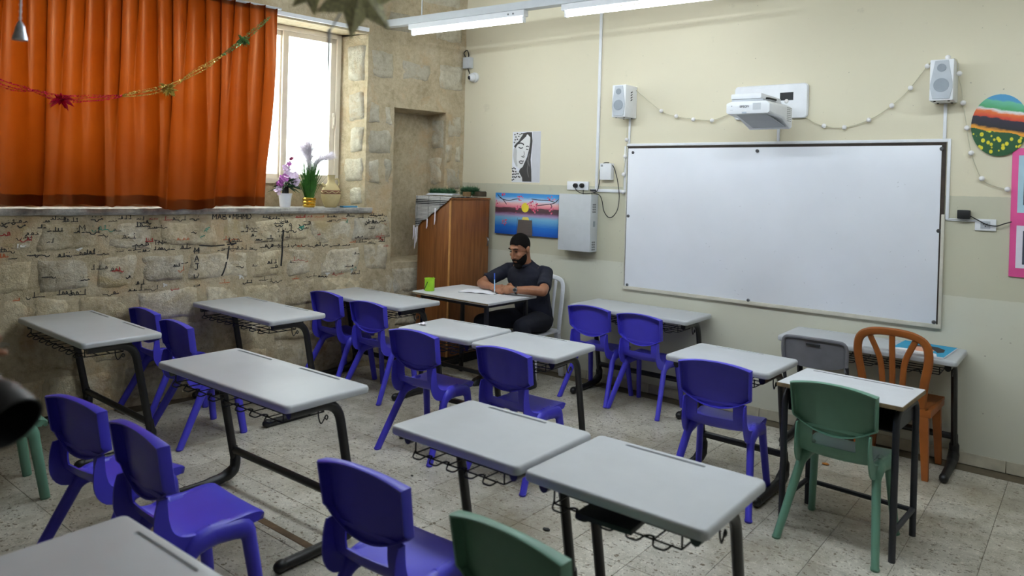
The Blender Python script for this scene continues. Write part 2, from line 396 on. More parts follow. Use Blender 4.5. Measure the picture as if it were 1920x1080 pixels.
def curve_pts(pts, n=6, closed=False):
    P = [Vector(p) for p in pts]; out = []
    k = len(P); rng = range(k if closed else k-1)
    for i in rng:
        p0 = P[i-1] if (i > 0 or closed) else P[0]*2-P[1]; p1 = P[i]; p2 = P[(i+1) % k]; p3 = P[(i+2) % k] if (i+2 < k or closed) else P[-1]*2-P[-2]
        for t in range(n):
            u = t/n
            out.append(.5*((2*p1)+(-p0+p2)*u+(2*p0-5*p1+4*p2-p3)*u*u+(-p0+3*p1-3*p2+p3)*u**3))
    if not closed: out.append(P[-1])
    return out
def fillet(pts, r=.06, n=5):
    P = [Vector(p) for p in pts]; out = [P[0]]
    for i in range(1, len(P)-1):
        a = (P[i-1]-P[i]); b = (P[i+1]-P[i]); rr = min(r, a.length*.49, b.length*.49)
        A = P[i]+a.normalized()*rr; B = P[i]+b.normalized()*rr
        for t in range(n+1):
            u = t/n; out.append(A*(1-u)**2+P[i]*2*u*(1-u)+B*u*u)
    out.append(P[-1]); return out
def evaluated(ob):
    dg = bpy.context.evaluated_depsgraph_get(); me = bpy.data.meshes.new_from_object(ob.evaluated_get(dg)); return me
def rrect(x0, x1, y0, y1, r, n=5):
    out = []
    for (cx, cy, a0) in ((x1-r, y1-r, 0), (x0+r, y1-r, PI/2), (x0+r, y0+r, PI), (x1-r, y0+r, 3*PI/2)):
        for i in range(n+1):
            a = a0+PI/2*i/n; out.append((cx+r*math.cos(a), cy+r*math.sin(a)))
    return out
def text_mesh(txt, size, mat, name, parent, M4, bold=0):
    cu = bpy.data.curves.new(name, 'FONT'); cu.body = txt; cu.size = size; cu.align_x = 'CENTER'; cu.align_y = 'CENTER'; cu.extrude = .0004; cu.offset = bold
    t = bpy.data.objects.new('tmp_text', cu); COL.objects.link(t)
    bpy.context.view_layer.update(); me = evaluated(t); bpy.data.objects.remove(t)
    me.transform(M4); me.materials.clear(); me.materials.append(mat)
    return link(name, me, parent)

# ================================================================== SETTING
def struct(o, label=None): 
    o['kind'] = 'structure'
    if label: o['label'] = label
    return o
ROOM_X1, ROOM_Y0, ROOM_H = 6.7, -8.0, 4.0
floor = struct(MB().bb(-1.25, ROOM_X1, ROOM_Y0, 0, -.10, -.004).build('floor', M['grout'], smooth=0), 'speckled terrazzo tile floor')
TX, TY, GX, GY = .3195, .312, 1.635, -2.025
tile_me = MB().bb(0, TX-.0022, 0, TY-.0022, -.012, 0).mesh('tile', bevel=.0012, seg=1, smooth=0); tile_me.materials.append(M['tile'])
cells = []
for i in range(-9, 17):
    for j in range(-20, 8):
        x0, y0 = GX+i*TX, GY+j*TY
        if y0+TY > .02 or y0 < ROOM_Y0 or x0+TX > ROOM_X1: continue
        c = Vector((x0+TX/2, y0+TY/2, 0))
        if (c-WO).dot(WNRM) < .05: continue
        p = project(c); vis = p[2] > .3 and -120 < p[0] < 2040 and p[1] < 1200
        cells.append((0 if vis else 1, p[2], x0, y0))
cells.sort()
rest = MB()
for k, (hid, dep, x0, y0) in enumerate(cells):
    if k < 290 and not hid:
        t = link('floor_tile', tile_me, floor); t.location = (x0, y0, 0)
    else: rest.bb(x0, x0+TX-.0022, y0, y0+TY-.0022, -.012, 0)
o = rest.build('floor_tiles', M['tile'], floor, smooth=0); tag(o, kind='stuff')
strip = struct(MB().bb(1.72, 2.42, -3.545, -3.505, -.002, .0016).build('trim_1', M['brown_strip']), 'brown filler strip between the floor tiles')

wall_back = struct(MB().bb(-.9, ROOM_X1+.2, 0, .25, -.1, ROOM_H).build('wall_back', M['paint'], smooth=0), 'cream painted wall behind the whiteboard')
wall_right = struct(MB().bb(ROOM_X1, ROOM_X1+.2, ROOM_Y0-.2, 0, -.1, ROOM_H).build('wall_right', M['paint_plain'], smooth=0), 'painted side wall')
wall_rear = struct(MB().bb(-1.4, ROOM_X1, ROOM_Y0-.2, ROOM_Y0, -.1, ROOM_H).build('wall_rear', M['rear_paint'], smooth=0), 'painted wall at the rear')
ceiling = struct(MB().bb(-1.6, ROOM_X1+.2, ROOM_Y0-.2, .25, ROOM_H, ROOM_H+.2).build('ceiling', M['plaster'], smooth=0), 'plastered ceiling')
bb_back = struct(MB().bb(.0, ROOM_X1, -.006, 0, 0, .074).build('baseboard_back', M['grout'], smooth=0), 'low skirting of pale stone tiles')
sk = MB().bb(0, .3165, -.013, -.006, .0, .078).mesh('skirting_tile', bevel=.002, seg=1); sk.materials.append(M['skirt'])
for i in range(0, 21):
    x0 = .012+i*.3195
    if x0+.32 > ROOM_X1: break
    t = link('skirting_tile', sk, bb_back); t.location = (x0, 0, 0)

# ---- left wall of rough stone with window opening and blind niche
def wdisp(s, h):
    return .010+.012*mnoise.noise(Vector((s*3.1, h*3.1, 2.0)))+.006*mnoise.noise(Vector((s*9, h*9, 7)))
SW0, SW1, HW0, HW1 = 1.185, 4.70, 1.50, 3.14
SN0, SN1, HN0, HN1 = .245, .88, .965, 2.48
wm = MB()
def wgrid(s0, s1, h0, h1):
    nu, nv = max(1, round((s1-s0)/.07)), max(1, round((h1-h0)/.07))
    wm.grid(lambda u, v: LW(s0+(s1-s0)*u, h0+(h1-h0)*v, wdisp(s0+(s1-s0)*u, h0+(h1-h0)*v)), nu, nv)
SC = [0, SN0, SN1, SW0, SW1, 8.1]; HC = [-.05, HN0, HW0, HN1, HW1, ROOM_H]
for a in range(5):
    for b in range(5):
        sm, hm = (SC[a]+SC[a+1])/2, (HC[b]+HC[b+1])/2
        if SW0 < sm < SW1 and HW0 < hm < HW1: continue
        if SN0 < sm < SN1 and HN0 < hm < HN1: continue
        wgrid(SC[a], SC[a+1], HC[b], HC[b+1])
def reveal(pts_front, pts_back, n):
    # strip between two (s,h) polylines at depth front(disp) and back
    def f(u, v):
        s = pts_front[0][0]+(pts_front[1][0]-pts_front[0][0])*u; h = pts_front[0][1]+(pts_front[1][1]-pts_front[0][1])*u
        s2 = pts_back[0][0]+(pts_back[1][0]-pts_back[0][0])*u; h2 = pts_back[0][1]+(pts_back[1][1]-pts_back[0][1])*u
        d2 = pts_back[2]; a = LW(s, h, wdisp(s, h)); b = LW(s2, h2, d2)
        p = a.lerp(b, v)
        if 0 < v < 1: p += Vector((.5, -1, .4))*(.010*mnoise.noise(p*6))
        return p
    wm.grid(f, n, 4)
WD = -.36
reveal([(SW0, HW0), (SW0, HW1)], [(1.285, HW0), (1.285, HW1), WD], 20)
reveal([(SW1, HW0), (SW1, HW1)], [(4.62, HW0), (4.62, HW1), WD], 20)
reveal([(SW0, HW1), (SW1, HW1)], [(1.285, HW1+.02), (4.62, HW1+.02), WD], 40)
reveal([(SW0, HW0), (SW1, HW0)], [(1.285, HW0), (4.62, HW0), WD], 40)
ND = -.27
reveal([(SN0, HN0), (SN0, HN1)], [(SN0+.02, HN0), (SN0+.02, HN1), ND], 20)
reveal([(SN1, HN0), (SN1, HN1)], [(SN1-.02, HN0), (SN1-.02, HN1), ND], 20)
reveal([(SN0, HN1), (SN1, HN1)], [(SN0, HN1-.02), (SN1, HN1-.02), ND], 10)
reveal([(SN0, HN0), (SN1, HN0)], [(SN0, HN0+.03), (SN1, HN0+.03), ND], 10)
wm.grid(lambda u, v: LW(SN0+(SN1-SN0)*u, HN0+(HN1-HN0)*v, ND+.008*mnoise.noise(Vector((u*5, v*9, 1)))), 10, 22)
wm.grid(lambda u, v: LW(1.2+3.5*u, HW0-.01+.24*v, WD+.02+.01*mnoise.noise(Vector((u*30, v*3, 4)))), 40, 4)
# outer skin so that no light leaks round the wall
for (s0, s1, h0, h1) in ((-.2, 1.285, -.05, ROOM_H), (4.62, 8.2, -.05, ROOM_H), (1.28, 4.63, -.05, 1.72), (1.28, 4.63, HW1+.01, ROOM_H)):
    c = [LW(s0, h0, -.44), LW(s1, h0, -.44), LW(s1, h0, -.50), LW(s0, h0, -.50)]
    wm.prism(c, (0, 0, h1-h0))
for (h0, h1) in ((1.70, 1.72), (HW1+.01, HW1+.03)):
    wm.prism([LW(1.2, h0, -.35), LW(4.7, h0, -.35), LW(4.7, h0, -.46), LW(1.2, h0, -.46)], (0, 0, h1-h0))
for s0 in (1.27, 4.61):
    wm.prism([LW(s0, 1.45, -.35), LW(s0+.02, 1.45, -.35), LW(s0+.02, 1.45, -.46), LW(s0, 1.45, -.46)], (0, 0, 1.75))
wall_left = struct(wm.build('wall_left', M['mortar'], fixn=False, smooth=60), 'rough limestone wall covered with scribbled graffiti')
BV = [list(wm.v), list(wm.f)]

rnd = random.Random(5)
def stone(P0, U, V, Nn, w, h, proud, mat, nu=6, nv=5, rough=.020):
    """one block: P0 = lower corner on the wall plane, U/V in-plane axes, Nn outward normal"""
    b = MB(); sd = rnd.random()*50
    jit = [[rnd.uniform(-.018, .018) for _ in range(2)] for _ in range(4)]
    def f(u, v):
        ju = (jit[0][0]*(1-v)+jit[1][0]*v)*(1-u)+(jit[2][0]*(1-v)+jit[3][0]*v)*u
        jv = (jit[0][1]*(1-u)+jit[2][1]*u)*(1-v)+(jit[1][1]*(1-u)+jit[3][1]*u)*v
        e = min(u, 1-u)*w; e2 = min(v, 1-v)*h; k = min(1, min(e, e2)/.022)
        # rounded outline
        wob = .020*mnoise.noise(Vector((u*w*11+sd, v*h*11, 0))); wob2 = .020*mnoise.noise(Vector((u*w*11+sd, v*h*11, 9)))
        d = -.02+(proud+.02)*(k**.45)+rough*mnoise.noise(Vector((u*w*9+sd, v*h*9, 3)))*k+rough*.6*mnoise.noise(Vector((u*w*24+sd, v*h*24, 5)))*k
        return P0+U*(u*w+ju+wob)+V*(v*h+jv+wob2)+Nn*d
    us = [0, .04]+[(i+1)/(nu) for i in range(nu-1)]+[.96, 1]; vs_ = [0, .06]+[(i+1)/nv for i in range(nv-1)]+[.94, 1]
    n2 = len(vs_)
    b.add([f(u, v) for u in us for v in vs_], [(i*n2+j, (i+1)*n2+j, (i+1)*n2+j+1, i*n2+j+1) for i in range(len(us)-1) for j in range(n2-1)])
    o = b.build('stone', mat, wall_left, smooth=80, fixn=False)
    off = len(BV[0]); BV[0].extend(b.v); BV[1].extend([tuple(i+off for i in f_) for f_ in b.f])
    return o
UZ = Vector((0, 0, 1))
rows = [(1.195, 1.415), (.905, 1.150), (.635, .870), (.345, .600), (.05, .310)]
for ri, (h0, h1) in enumerate(rows):
    s = .03 if ri > 1 else .90
    if ri % 2: s += .0
    while s < 5.6:
        w = rnd.uniform(.24, .50)
        if ri == 1 and s == .90: pass
        hh0, hh1 = h0+rnd.uniform(-.012, .012), h1+rnd.uniform(-.012, .012)
        stone(LW(s, hh0), WT, UZ, WNRM, w, hh1-hh0, rnd.uniform(.014, .026), M['stone_low'] if rnd.random() < .6 else M['stone_low2'])
        s += w+rnd.uniform(.025, .05)
# left jamb, blocks around the niche and in the upper wall
for (s0, s1, h0, h1) in [(.90, 1.00, 2.30, 2.50), (1.03, 1.165, 2.29, 2.51), (.895, 1.165, 2.02, 2.26), (.90, .985, 1.73, 1.98), (1.03, 1.165, 1.72, 1.97),
        (.03, .225, 2.22, 2.45), (.03, .11, 1.97, 2.17), (.15, .235, 1.98, 2.16), (.03, .225, 1.70, 1.92), (.04, .22, 1.44, 1.66), (.03, .22, 1.16, 1.40),
        (.05, .36, 2.70, 2.98), (.46, .80, 2.74, 2.95), (.90, 1.16, 2.72, 3.02), (.06, .42, 3.20, 3.44), (.52, .98, 3.22, 3.42), (.10, .60, 3.55, 3.80),
        (1.05, 1.5, 3.3, 3.55), (.30, .85, .66, .93), (1.6, 2.1, 3.35, 3.6)]:
    stone(LW(s0, h0), WT, UZ, WNRM, s1-s0, h1-h0, .022, M['stone_pale'] if h0 > 1.0 else M['stone_low2'])
JU = (LW(1.285, 0, WD)-LW(SW0, 0, 0)); jl = JU.length; JU.normalize(); JN = Vector((-WT.x, -WT.y, 0)); JN = (WT-JU*WT.dot(JU)).normalized()
for (h0, h1, a, w) in [(2.70, 3.06, .02, .22), (2.32, 2.60, .03, .20), (2.02, 2.27, .02, .17), (1.74, 1.97, .03, .23), (1.53, 1.70, .02, .16)]:
    stone(LW(SW0, h0)+JU*a, JU, UZ, JN, w, h1-h0, .022, M['stone_pale'], 5, 5)
# niche side blocks
NN = -WNRM
for (h0, h1) in [(2.10, 2.42), (1.72, 2.02), (1.30, 1.66)]:
    stone(LW(SN0+.004, h0, -.03), NN, UZ, WT, .2, h1-h0, .018, M['stone_pale'], 4, 5)

# ---- window
SIL = MB()
SIL.grid(lambda u, v: LW(1.12+3.62*u, [1.455, 1.475, 1.502, 1.505, 1.505][int(round(v*4))]+.006*mnoise.noise(Vector((u*40, v, 3))), [.030, .047, .047, .02, -.34][int(round(v*4))]+.012*mnoise.noise(Vector((u*22, 1, v)))*(1 if v < .8 else 0)), 70, 4)
sill = struct(SIL.build('trim_2', M['sill_paint'], fixn=False), 'worn window ledge with peeling white and grey paint')
def lwbox(mb, s0, s1, h0, h1, d0, d1, mi=0):
    c = [LW(s0, h0, d0), LW(s1, h0, d0), LW(s1, h0, d1), LW(s0, h0, d1)]
    return mb.prism(c, (0, 0, h1-h0), mi)
fr = MB()
F0, F1, FB, FT = 1.285, 4.62, 1.715, 3.155
lwbox(fr, F0, F1, FT-.045, FT, -.40, -.31); lwbox(fr, F0, F1, FB, FB+.045, -.40, -.31); lwbox(fr, F0, F0+.045, FB, FT, -.40, -.31); lwbox(fr, F1-.045, F1, FB, FT, -.40, -.31)
window = struct(fr.build('window_1', M['alu'], bevel=.003), 'pale sliding window with frosted glass beside the orange curtain')
edges = [1.335, 1.835, 2.32, 2.80, 3.28, 3.76, 4.24, 4.575]
for i in range(len(edges)-1):
    a, b = edges[i], edges[i+1]; d = -.345 if i % 2 == 0 else -.375
    sb = MB(); st = .062
    lwbox(sb, a-.015, a+st-.015, FB+.03, FT-.03, d-.014, d+.014); lwbox(sb, b-.02, b+st-.03, FB+.03, FT-.03, d-.014, d+.014)
    lwbox(sb, a, b, FB+.03, FB+.03+.055, d-.014, d+.014); lwbox(sb, a, b, FT-.03-.06, FT-.03, d-.014, d+.014)
    sash = sb.build('sash', M['alu'], window, bevel=.002)
    pb = MB(); lwbox(pb, a+st-.02, b-.015, FB+.08, FT-.085, d-.003, d+.003); pb.build('pane', M['glass'], sash)
    if i == 0:
        hb = MB(); lwbox(hb, a+.0, a+.02, 2.25, 2.40, d+.014, d+.03); lwbox(hb, a+.005, a+.015, 2.28, 2.36, d+.03, d+.04); hb.build('latch', M['alu'], sash, bevel=.002)
# white strip over the opening
cb = MB(); lwbox(cb, 1.20, 2.6, 3.155, 3.19, .02, .045)
tag(cb.build('cable_trunking', M['white_dev'], bevel=.003), 'white plastic strip running above the window opening', 'trunking')

# ================================================================== DESKS
DH = .76
def desk(label, x, y, rot, L, W, double, groove=True, inv=None):
    t = thing('school_desk', label, 'desk', (x, y, 0), math.radians(rot), 'grey topped school desks')
    b = MB(); rings = []
    for (ins, z) in ((.006, DH-.036), (.001, DH-.031), (0, DH-.022), (0, DH-.013), (.002, DH-.006), (.006, DH-.0015), (.011, DH)):
        rings.append([Vector((px, py, z)) for px, py in rrect(-L/2+ins, L/2-ins, -W/2+ins, W/2-ins, .026-ins*.6)])
    b.loft(rings)
    if groove:
        spans = [(.05, .34), (.55, .84)] if double else [(.2, .69)]
        base = bpy.data.objects.new('tmp', b.mesh('tmp', smooth=0)); COL.objects.link(base); cut = MB()
        for (a, c) in spans:
            pr = rrect(-L/2+a*L, -L/2+c*L, W/2-.050, W/2-.028, .0105, 4)
            pr2 = rrect(-L/2+a*L+.005, -L/2+c*L-.005, W/2-.046, W/2-.032, .006, 4)
            cut.loft([[Vector((p[0], p[1], DH-.006)) for p in pr2], [Vector((p[0], p[1], DH+.003)) for p in pr]])
        co = bpy.data.objects.new('tmpc', cut.mesh('tmpc', smooth=0)); COL.objects.link(co)
        md = base.modifiers.new('b', 'BOOLEAN'); md.operation = 'DIFFERENCE'; md.object = co; md.solver = 'EXACT'
        bpy.context.view_layer.update(); me = evaluated(base)
        bpy.data.objects.remove(base); bpy.data.objects.remove(co)
        me.materials.clear(); me.shade_smooth(); me.set_sharp_from_angle(angle=math.radians(35))
    else: me = b.mesh('tabletop', smooth=35)
    me.materials.append(M['desk_top']); me.name = 'tabletop'; link('tabletop', me, t)
    zt = DH-.056
    for sx in (-1, 1):
        xx = sx*(L/2-.055)
        path = fillet([(xx, -W/2+.05, zt), (xx, W/2-.155, zt), (xx, W/2-.035, .10)], .10, 6)
        fb = MB().tube(path, .0195, 10, flat_=1.25, upref=(0, 0, 1))
        lg = fb.build('leg', M['black_steel'], t)
        fp = curve_pts([(xx, W/2-.048, .20), (xx, W/2-.036, .13), (xx, W/2-.045, .07), (xx, W/2-.11, .040), (xx, W/2-.22, .030), (xx, -W/2+.03, .028)], 4)
        MB().tube(fp, [.022]*4+[.030]*4+[.034]*4+[.030]*4+[.026]*4+[.025], 10, flat_=1.0).build('foot', M['black_plastic'], lg)
        MB().ball((xx, -W/2+.03, .029), (.027, .038, .029)).build('foot_cap', M['black_plastic'], lg)
    MB().tube([(-L/2+.055, W/2-.050, .185), (L/2-.055, W/2-.050, .185)], .017, 10, flat_=1.3).build('stretcher', M['black_steel'], t)
    MB().bb(-L/2+.055, L/2-.055, W/2-.19, W/2-.165, zt-.02, zt+.02).build('crossbar', M['black_steel'], t, bevel=.004)
    # wire basket
    wb = MB(); x0, x1 = -L/2+.10, L/2-.10; zb = DH-.105; y0, y1 = -W/2+.055, W/2-.20
    for k in range(4):
        yy = y0+(y1-y0)*k/3; wb.tube([(x0, yy, zb), (x1, yy, zb)], .0032, 5)
    n = 5 if not double else 8; step = (x1-x0)/n
    zig = []
    for k in range(n):
        a = x0+k*step
        zig += [(a, y0, zb+.012), (a+step*.12, y0-.030, zb-.008), (a+step*.55, y0-.030, zb-.008), (a+step*.68, y0, zb+.004)]
    wb.tube(fillet(zig, .012, 3), .0034, 5)
    for k in range(n+1):
        a = x0+k*step; wb.tube(fillet([(a, y0, zb+.012), (a, y0, zb), (a, y1, zb), (a, y1, zb+.06)], .01, 3), .003, 5)
    for xx in (x0, x1): wb.tube(fillet([(xx, y0, zb+.045), (xx, y0, zb), (xx, y1, zb)], .01, 3), .0034, 5)
    wb.build('wire_basket', M['wire'], t)
    hx = L/2-.052; hy = -.03
    MB().tube(curve_pts([(hx, hy, zt-.015), (hx, hy+.004, zt-.055), (hx, hy+.018, zt-.083), (hx, hy+.036, zt-.066), (hx, hy+.046, zt-.050), (hx, hy+.056, zt-.060), (hx, hy+.050, zt-.072), (hx, hy+.036, zt-.058)], 4), .0034, 5).build('bag_hook', M['wire'], t)
    return t
DESKS = [
 ('grey double desk against the stone wall at the far left of the photo', .058, -3.661, -.72, 1.12, .476, 1),
 ('grey double desk in front of two blue chairs in the left foreground', 1.894, -3.547, .9, 1.167, .48, 1),
 ('grey double desk against the stone wall, middle one of the three along it', .199, -2.504, -.33, 1.107, .475, 1),
 ('grey double desk against the stone wall nearest the wooden cupboard', .366, -1.46, .49, 1.101, .474, 1),
 ('left one of the two joined grey desks in front of the man, wrapper on it', 1.788, -1.975, 3.68, .635, .487, 0),
 ('right one of the two joined grey desks in front of the seated man', 2.465, -1.967, 3.21, .637, .491, 0),
 ('left one of the two joined grey desks in the centre foreground', 3.314, -3.372, .39, .667, .503, 0),
 ('right one of the two joined grey desks in the centre foreground, nearer the green chair', 4.018, -3.368, .25, .681, .514, 0),
 ('grey double desk against the cream wall with two blue chairs, left of the whiteboard bottom', 2.272, -.271, .5, 1.082, .475, 1),
 ('single grey desk behind the lone blue chair below the whiteboard', 3.524, -1.388, -1.28, .637, .488, 0),
 ('grey double desk against the cream wall with a blue picture book on it', 4.034, -.266, .4, 1.088, .475, 1),
]
for lab, x, y, r, L, W, d in DESKS: desk(lab, x, y, r, L, W, d)
desk('grey desk corner cut off at the bottom left of the photo', 3.021+.335, -4.678-.235, 1.5, .67, .48, 0)

# old single desk with a plywood edge
t = thing('old_school_desk', 'small desk with worn plywood edge and dark metal shelf behind the green chair', 'desk', (4.239, -1.562, 0), math.radians(-3.1))
L, W = .607, .438
MB().bb(-L/2, L/2, -W/2, W/2, DH-.022, DH-.0015).build('tabletop', M['ply_edge'], t, bevel=.002)
tb = MB().bb(-L/2+.003, L/2-.003, -W/2+.003, W/2-.003, DH-.002, DH); tb.build('laminate', M['laminate'], t)
MB().bb(-L/2+.05, L/2-.05, W/2-.045, W/2-.037, DH-.001, DH+.0006).build('pencil_groove', M['vent_dark'], t)
for sx in (-1, 1):
    xx = sx*(L/2-.035)
    MB().tube(fillet([(xx, -W/2+.03, 0), (xx, -W/2+.035, DH-.05), (xx, W/2-.035, DH-.05), (xx, W/2-.03, 0)], .07, 6), .0165, 10).build('leg_frame', M['dark_metal'], t)
    MB().tube([(xx, -W/2+.03, .14), (xx, W/2-.03, .14)], .0135, 8).build('side_rail', M['dark_metal'], t)
MB().tube([(-L/2+.035, W/2-.05, .14), (L/2-.035, W/2-.05, .14)], .0135, 8).build('back_rail', M['dark_metal'], t)
sb = MB(); sb.bb(-L/2+.045, L/2-.045, -W/2+.06, W/2-.05, DH-.150, DH-.143); sb.bb(-L/2+.045, L/2-.045, W/2-.055, W/2-.05, DH-.150, DH-.03)
for sx in (-1, 1): sb.bb(sx*(L/2-.048), sx*(L/2-.043), -W/2+.06, W/2-.05, DH-.150, DH-.03)
sb.build('shelf', M['dark_metal'], t)

# teacher's desk
TD = .80
t = thing('teacher_desk', 'worn grey topped desk on thin black legs where the man writes', 'desk', (.975, -.872, 0), math.radians(-.6))
TL, TW = .90, .655
b = MB(); b.loft([[Vector((p[0], p[1], z)) for p in rrect(-TL/2+i, TL/2-i, -TW/2+i, TW/2-i, .02)] for i, z in ((.002, TD-.022), (0, TD-.019), (0, TD-.004), (.003, TD))])
b.build('tabletop', M['laminate'], t, smooth=35)
MB().bb(-TL/2+.001, TL/2-.001, -TW/2-.0015, -TW/2+.004, TD-.018, TD-.006).build('edge_strip', M['ply_edge'], t)
for sx in (-1, 1):
    for sy in (-1, 1):
        MB().bb(sx*(TL/2-.075)-.015, sx*(TL/2-.075)+.015, sy*(TW/2-.07)-.015, sy*(TW/2-.07)+.015, 0, TD-.022).build('leg', M['black_steel'], t, bevel=.003)
    MB().bb(sx*(TL/2-.075)-.012, sx*(TL/2-.075)+.012, -TW/2+.07, TW/2-.07, .10, .13).build('side_rail', M['black_steel'], t)
ap = MB(); 
for sy in (-1, 1): ap.bb(-TL/2+.075, TL/2-.075, sy*(TW/2-.07)-.012, sy*(TW/2-.07)+.012, TD-.055, TD-.022)
for sx in (-1, 1): ap.bb(sx*(TL/2-.075)-.012, sx*(TL/2-.075)+.012, -TW/2+.07, TW/2-.07, TD-.055, TD-.022)
ap.build('apron', M['black_steel'], t)
MB().bb(-TL/2+.075, TL/2-.075, -.012, .012, .10, .13).build('stretcher', M['black_steel'], t)

# ================================================================== MOULDED CHAIRS
def chair_meshes(mat):
    out = {}
    # ---- seat with lower back (swept profile with turned-down skirts)
    prof = curve_pts([(.240, .385), (.232, .418), (.19, .432), (.10, .428), (.0, .420), (-.065, .424), (-.105, .448), (-.122, .495), (-.128, .545), (-.130, .575)], 4)
    K = len(prof)
    def hw(i):
        u = i/(K-1); pts = [(0, .172), (.12, .190), (.4, .186), (.62, .176), (.8, .172), (1, .172)]
        return float(np.interp(u, [p[0] for p in pts], [p[1] for p in pts]))
    def nrm(i):
        a = prof[max(0, i-1)]; c = prof[min(K-1, i+1)]; t_ = Vector((c[0]-a[0], c[1]-a[1])).normalized(); return Vector((t_.y, -t_.x))   # forward/up side
    cross = [-1, -1, -.94, -.75, -.58, -.36, -.18, 0, .18, .36, .58, .75, .94, 1, 1]
    vs_ = []; fs = []
    for i in range(K):
        p = prof[i]; n_ = nrm(i); n_ = -n_ if False else n_
        u = i/(K-1); sk_ = float(np.interp(u, [0, .12, .45, .62, .8, 1], [.02, .035, .06, .075, .055, .035]))
        dish = float(np.interp(u, [0, .15, .5, .8, 1], [0, .006, .014, .012, .004]))
        for j, c in enumerate(cross):
            x = c*hw(i); off = dish*(abs(c)**2.2)-dish
            if j in (0, len(cross)-1): off = -sk_
            if j in (1, len(cross)-2): off = -.004
            q = Vector((p[0], p[1]))
            # inner side direction: towards sitter
            inn = Vector((n_.x, n_.y)); inn = inn if (inn.y > 0 or inn.x > 0) else -inn
            q = q+inn*off
            vs_.append((x, q.x, q.y))
    nc = len(cross)
    for i in range(K-1):
        for j in range(nc-1):
            zc = (prof[i][1]+prof[i+1][1])/2
            if prof[i][0] < -.10 and .488 < zc < .560 and 4 <= j <= 9: continue      # hand slot
            fs.append((i*nc+j, i*nc+j+1, (i+1)*nc+j+1, (i+1)*nc+j))
    b = MB().add(vs_, fs); out['seat'] = b.mesh('seat', solid=.007, smooth=50)
    # ---- backrest: shell with deep rim that opens to the rear
    NX, NZ = 14, 10
    def bx(u, v):
        c = -1+2*u
        zt_ = .792-.026*abs(c)**2.2; zb_ = .536+.066*abs(c)**2.0
        z = zb_+(zt_-zb_)*v
        w = .196-.006*(1-v)
        y = -.112-.028*v-.020*(1-c*c)
        return c*w, y, z
    us = [i/NX for i in range(NX+1)]; vs2 = [j/NZ for j in range(NZ+1)]
    V = []; F = []; idx = {}
    for i, u in enumerate(us):
        for j, v in enumerate(vs2):
            x, y, z = bx(u, v); idx[i, j] = len(V); V.append((x*.985, y, z-.004 if v == 1 else z))
    for i in range(NX):
        for j in range(NZ): F.append((idx[i, j], idx[i, j+1], idx[i+1, j+1], idx[i+1, j]))
    # rim ring: perimeter pushed out a little and backwards
    per = [(i, 0) for i in range(NX+1)]+[(NX, j) for j in range(1, NZ+1)]+[(i, NZ) for i in range(NX-1, -1, -1)]+[(0, j) for j in range(NZ-1, 0, -1)]
    def ring(dy, grow):
        r = []
        for (i, j) in per:
            x, y, z = bx(us[i], vs2[j]); c = -1+2*us[i]
            dyy = dy*(1 if j > 0 else .75)
            gx = grow*(1 if i == NX else -1 if i == 0 else 0); gz = grow*(1 if j == NZ else -.6 if j == 0 else 0)
            r.append(len(V)); V.append((x+gx, y+.020*(1-c*c)*(.8 if dy < -.02 else 0)-(-dyy), z+gz))
        return r
    r0 = [idx[p] for p in per]; r1 = ring(-.004, .004); r2 = ring(-.040, .006); r3 = ring(-.048, .002); r4 = ring(-.046, -.004)
    for a, c in ((r0, r1), (r1, r2), (r2, r3), (r3, r4)):
        for k in range(len(per)): F.append((a[k], a[(k+1) % len(per)], c[(k+1) % len(per)], c[k]))
    b = MB().add(V, F); out['backrest'] = b.mesh('backrest', solid=.006, smooth=45)
    # ---- legs
    def leg(top, foot, rt, rb, shoulder):
        path = curve_pts([top[0], top[1], foot], 5) if False else None
        t0, t1, f0 = (Vector(p) for p in (top[0], top[1], foot))
        pts = fillet([t0, t1, f0], .05, 5); n_ = len(pts)
        rs = [rt+(rb-rt)*max(0, (k-3)/(n_-4)) for k in range(n_)]
        return MB().tube(pts, rs, 10, flat_=.72, upref=(1, 0, 0))
    for sx in (-1, 1):
        fl = leg([(sx*.168, .02, .392), (sx*.178, .165, .385)], (sx*.206, .226, 0), .040, .0245, 1)
        fl.add(*_sole(sx*.206, .226)); out['fleg%d' % sx] = fl.mesh('leg', smooth=50)
        rl = leg([(sx*.165, .08, .392), (sx*.172, -.035, .385)], (sx*.226, -.236, 0), .042, .0245, 1)
        rl.add(*_sole(sx*.226, -.236)); out['rleg%d' % sx] = rl.mesh('leg', smooth=50)
    for me in out.values(): me.materials.append(mat)
    return out
def _sole(x, y):
    m_ = MB().lathe([(.018, .0), (.021, .004), (.021, .012)], 8, (x, y, 0)); return m_.v, m_.f
CM = {'blue': chair_meshes(M['blue']), 'green': chair_meshes(M['green'])}
def chair(col, label, x, y, rot, s):
    t = thing('school_chair', label, 'chair', (x, y, 0), math.radians(rot), '%s moulded plastic school chairs' % col, s)
    for k, nm in (('seat', 'seat'), ('backrest', 'backrest'), ('fleg-1', 'leg'), ('fleg1', 'leg'), ('rleg-1', 'leg'), ('rleg1', 'leg')): link(nm, CM[col][k], t)
    return t
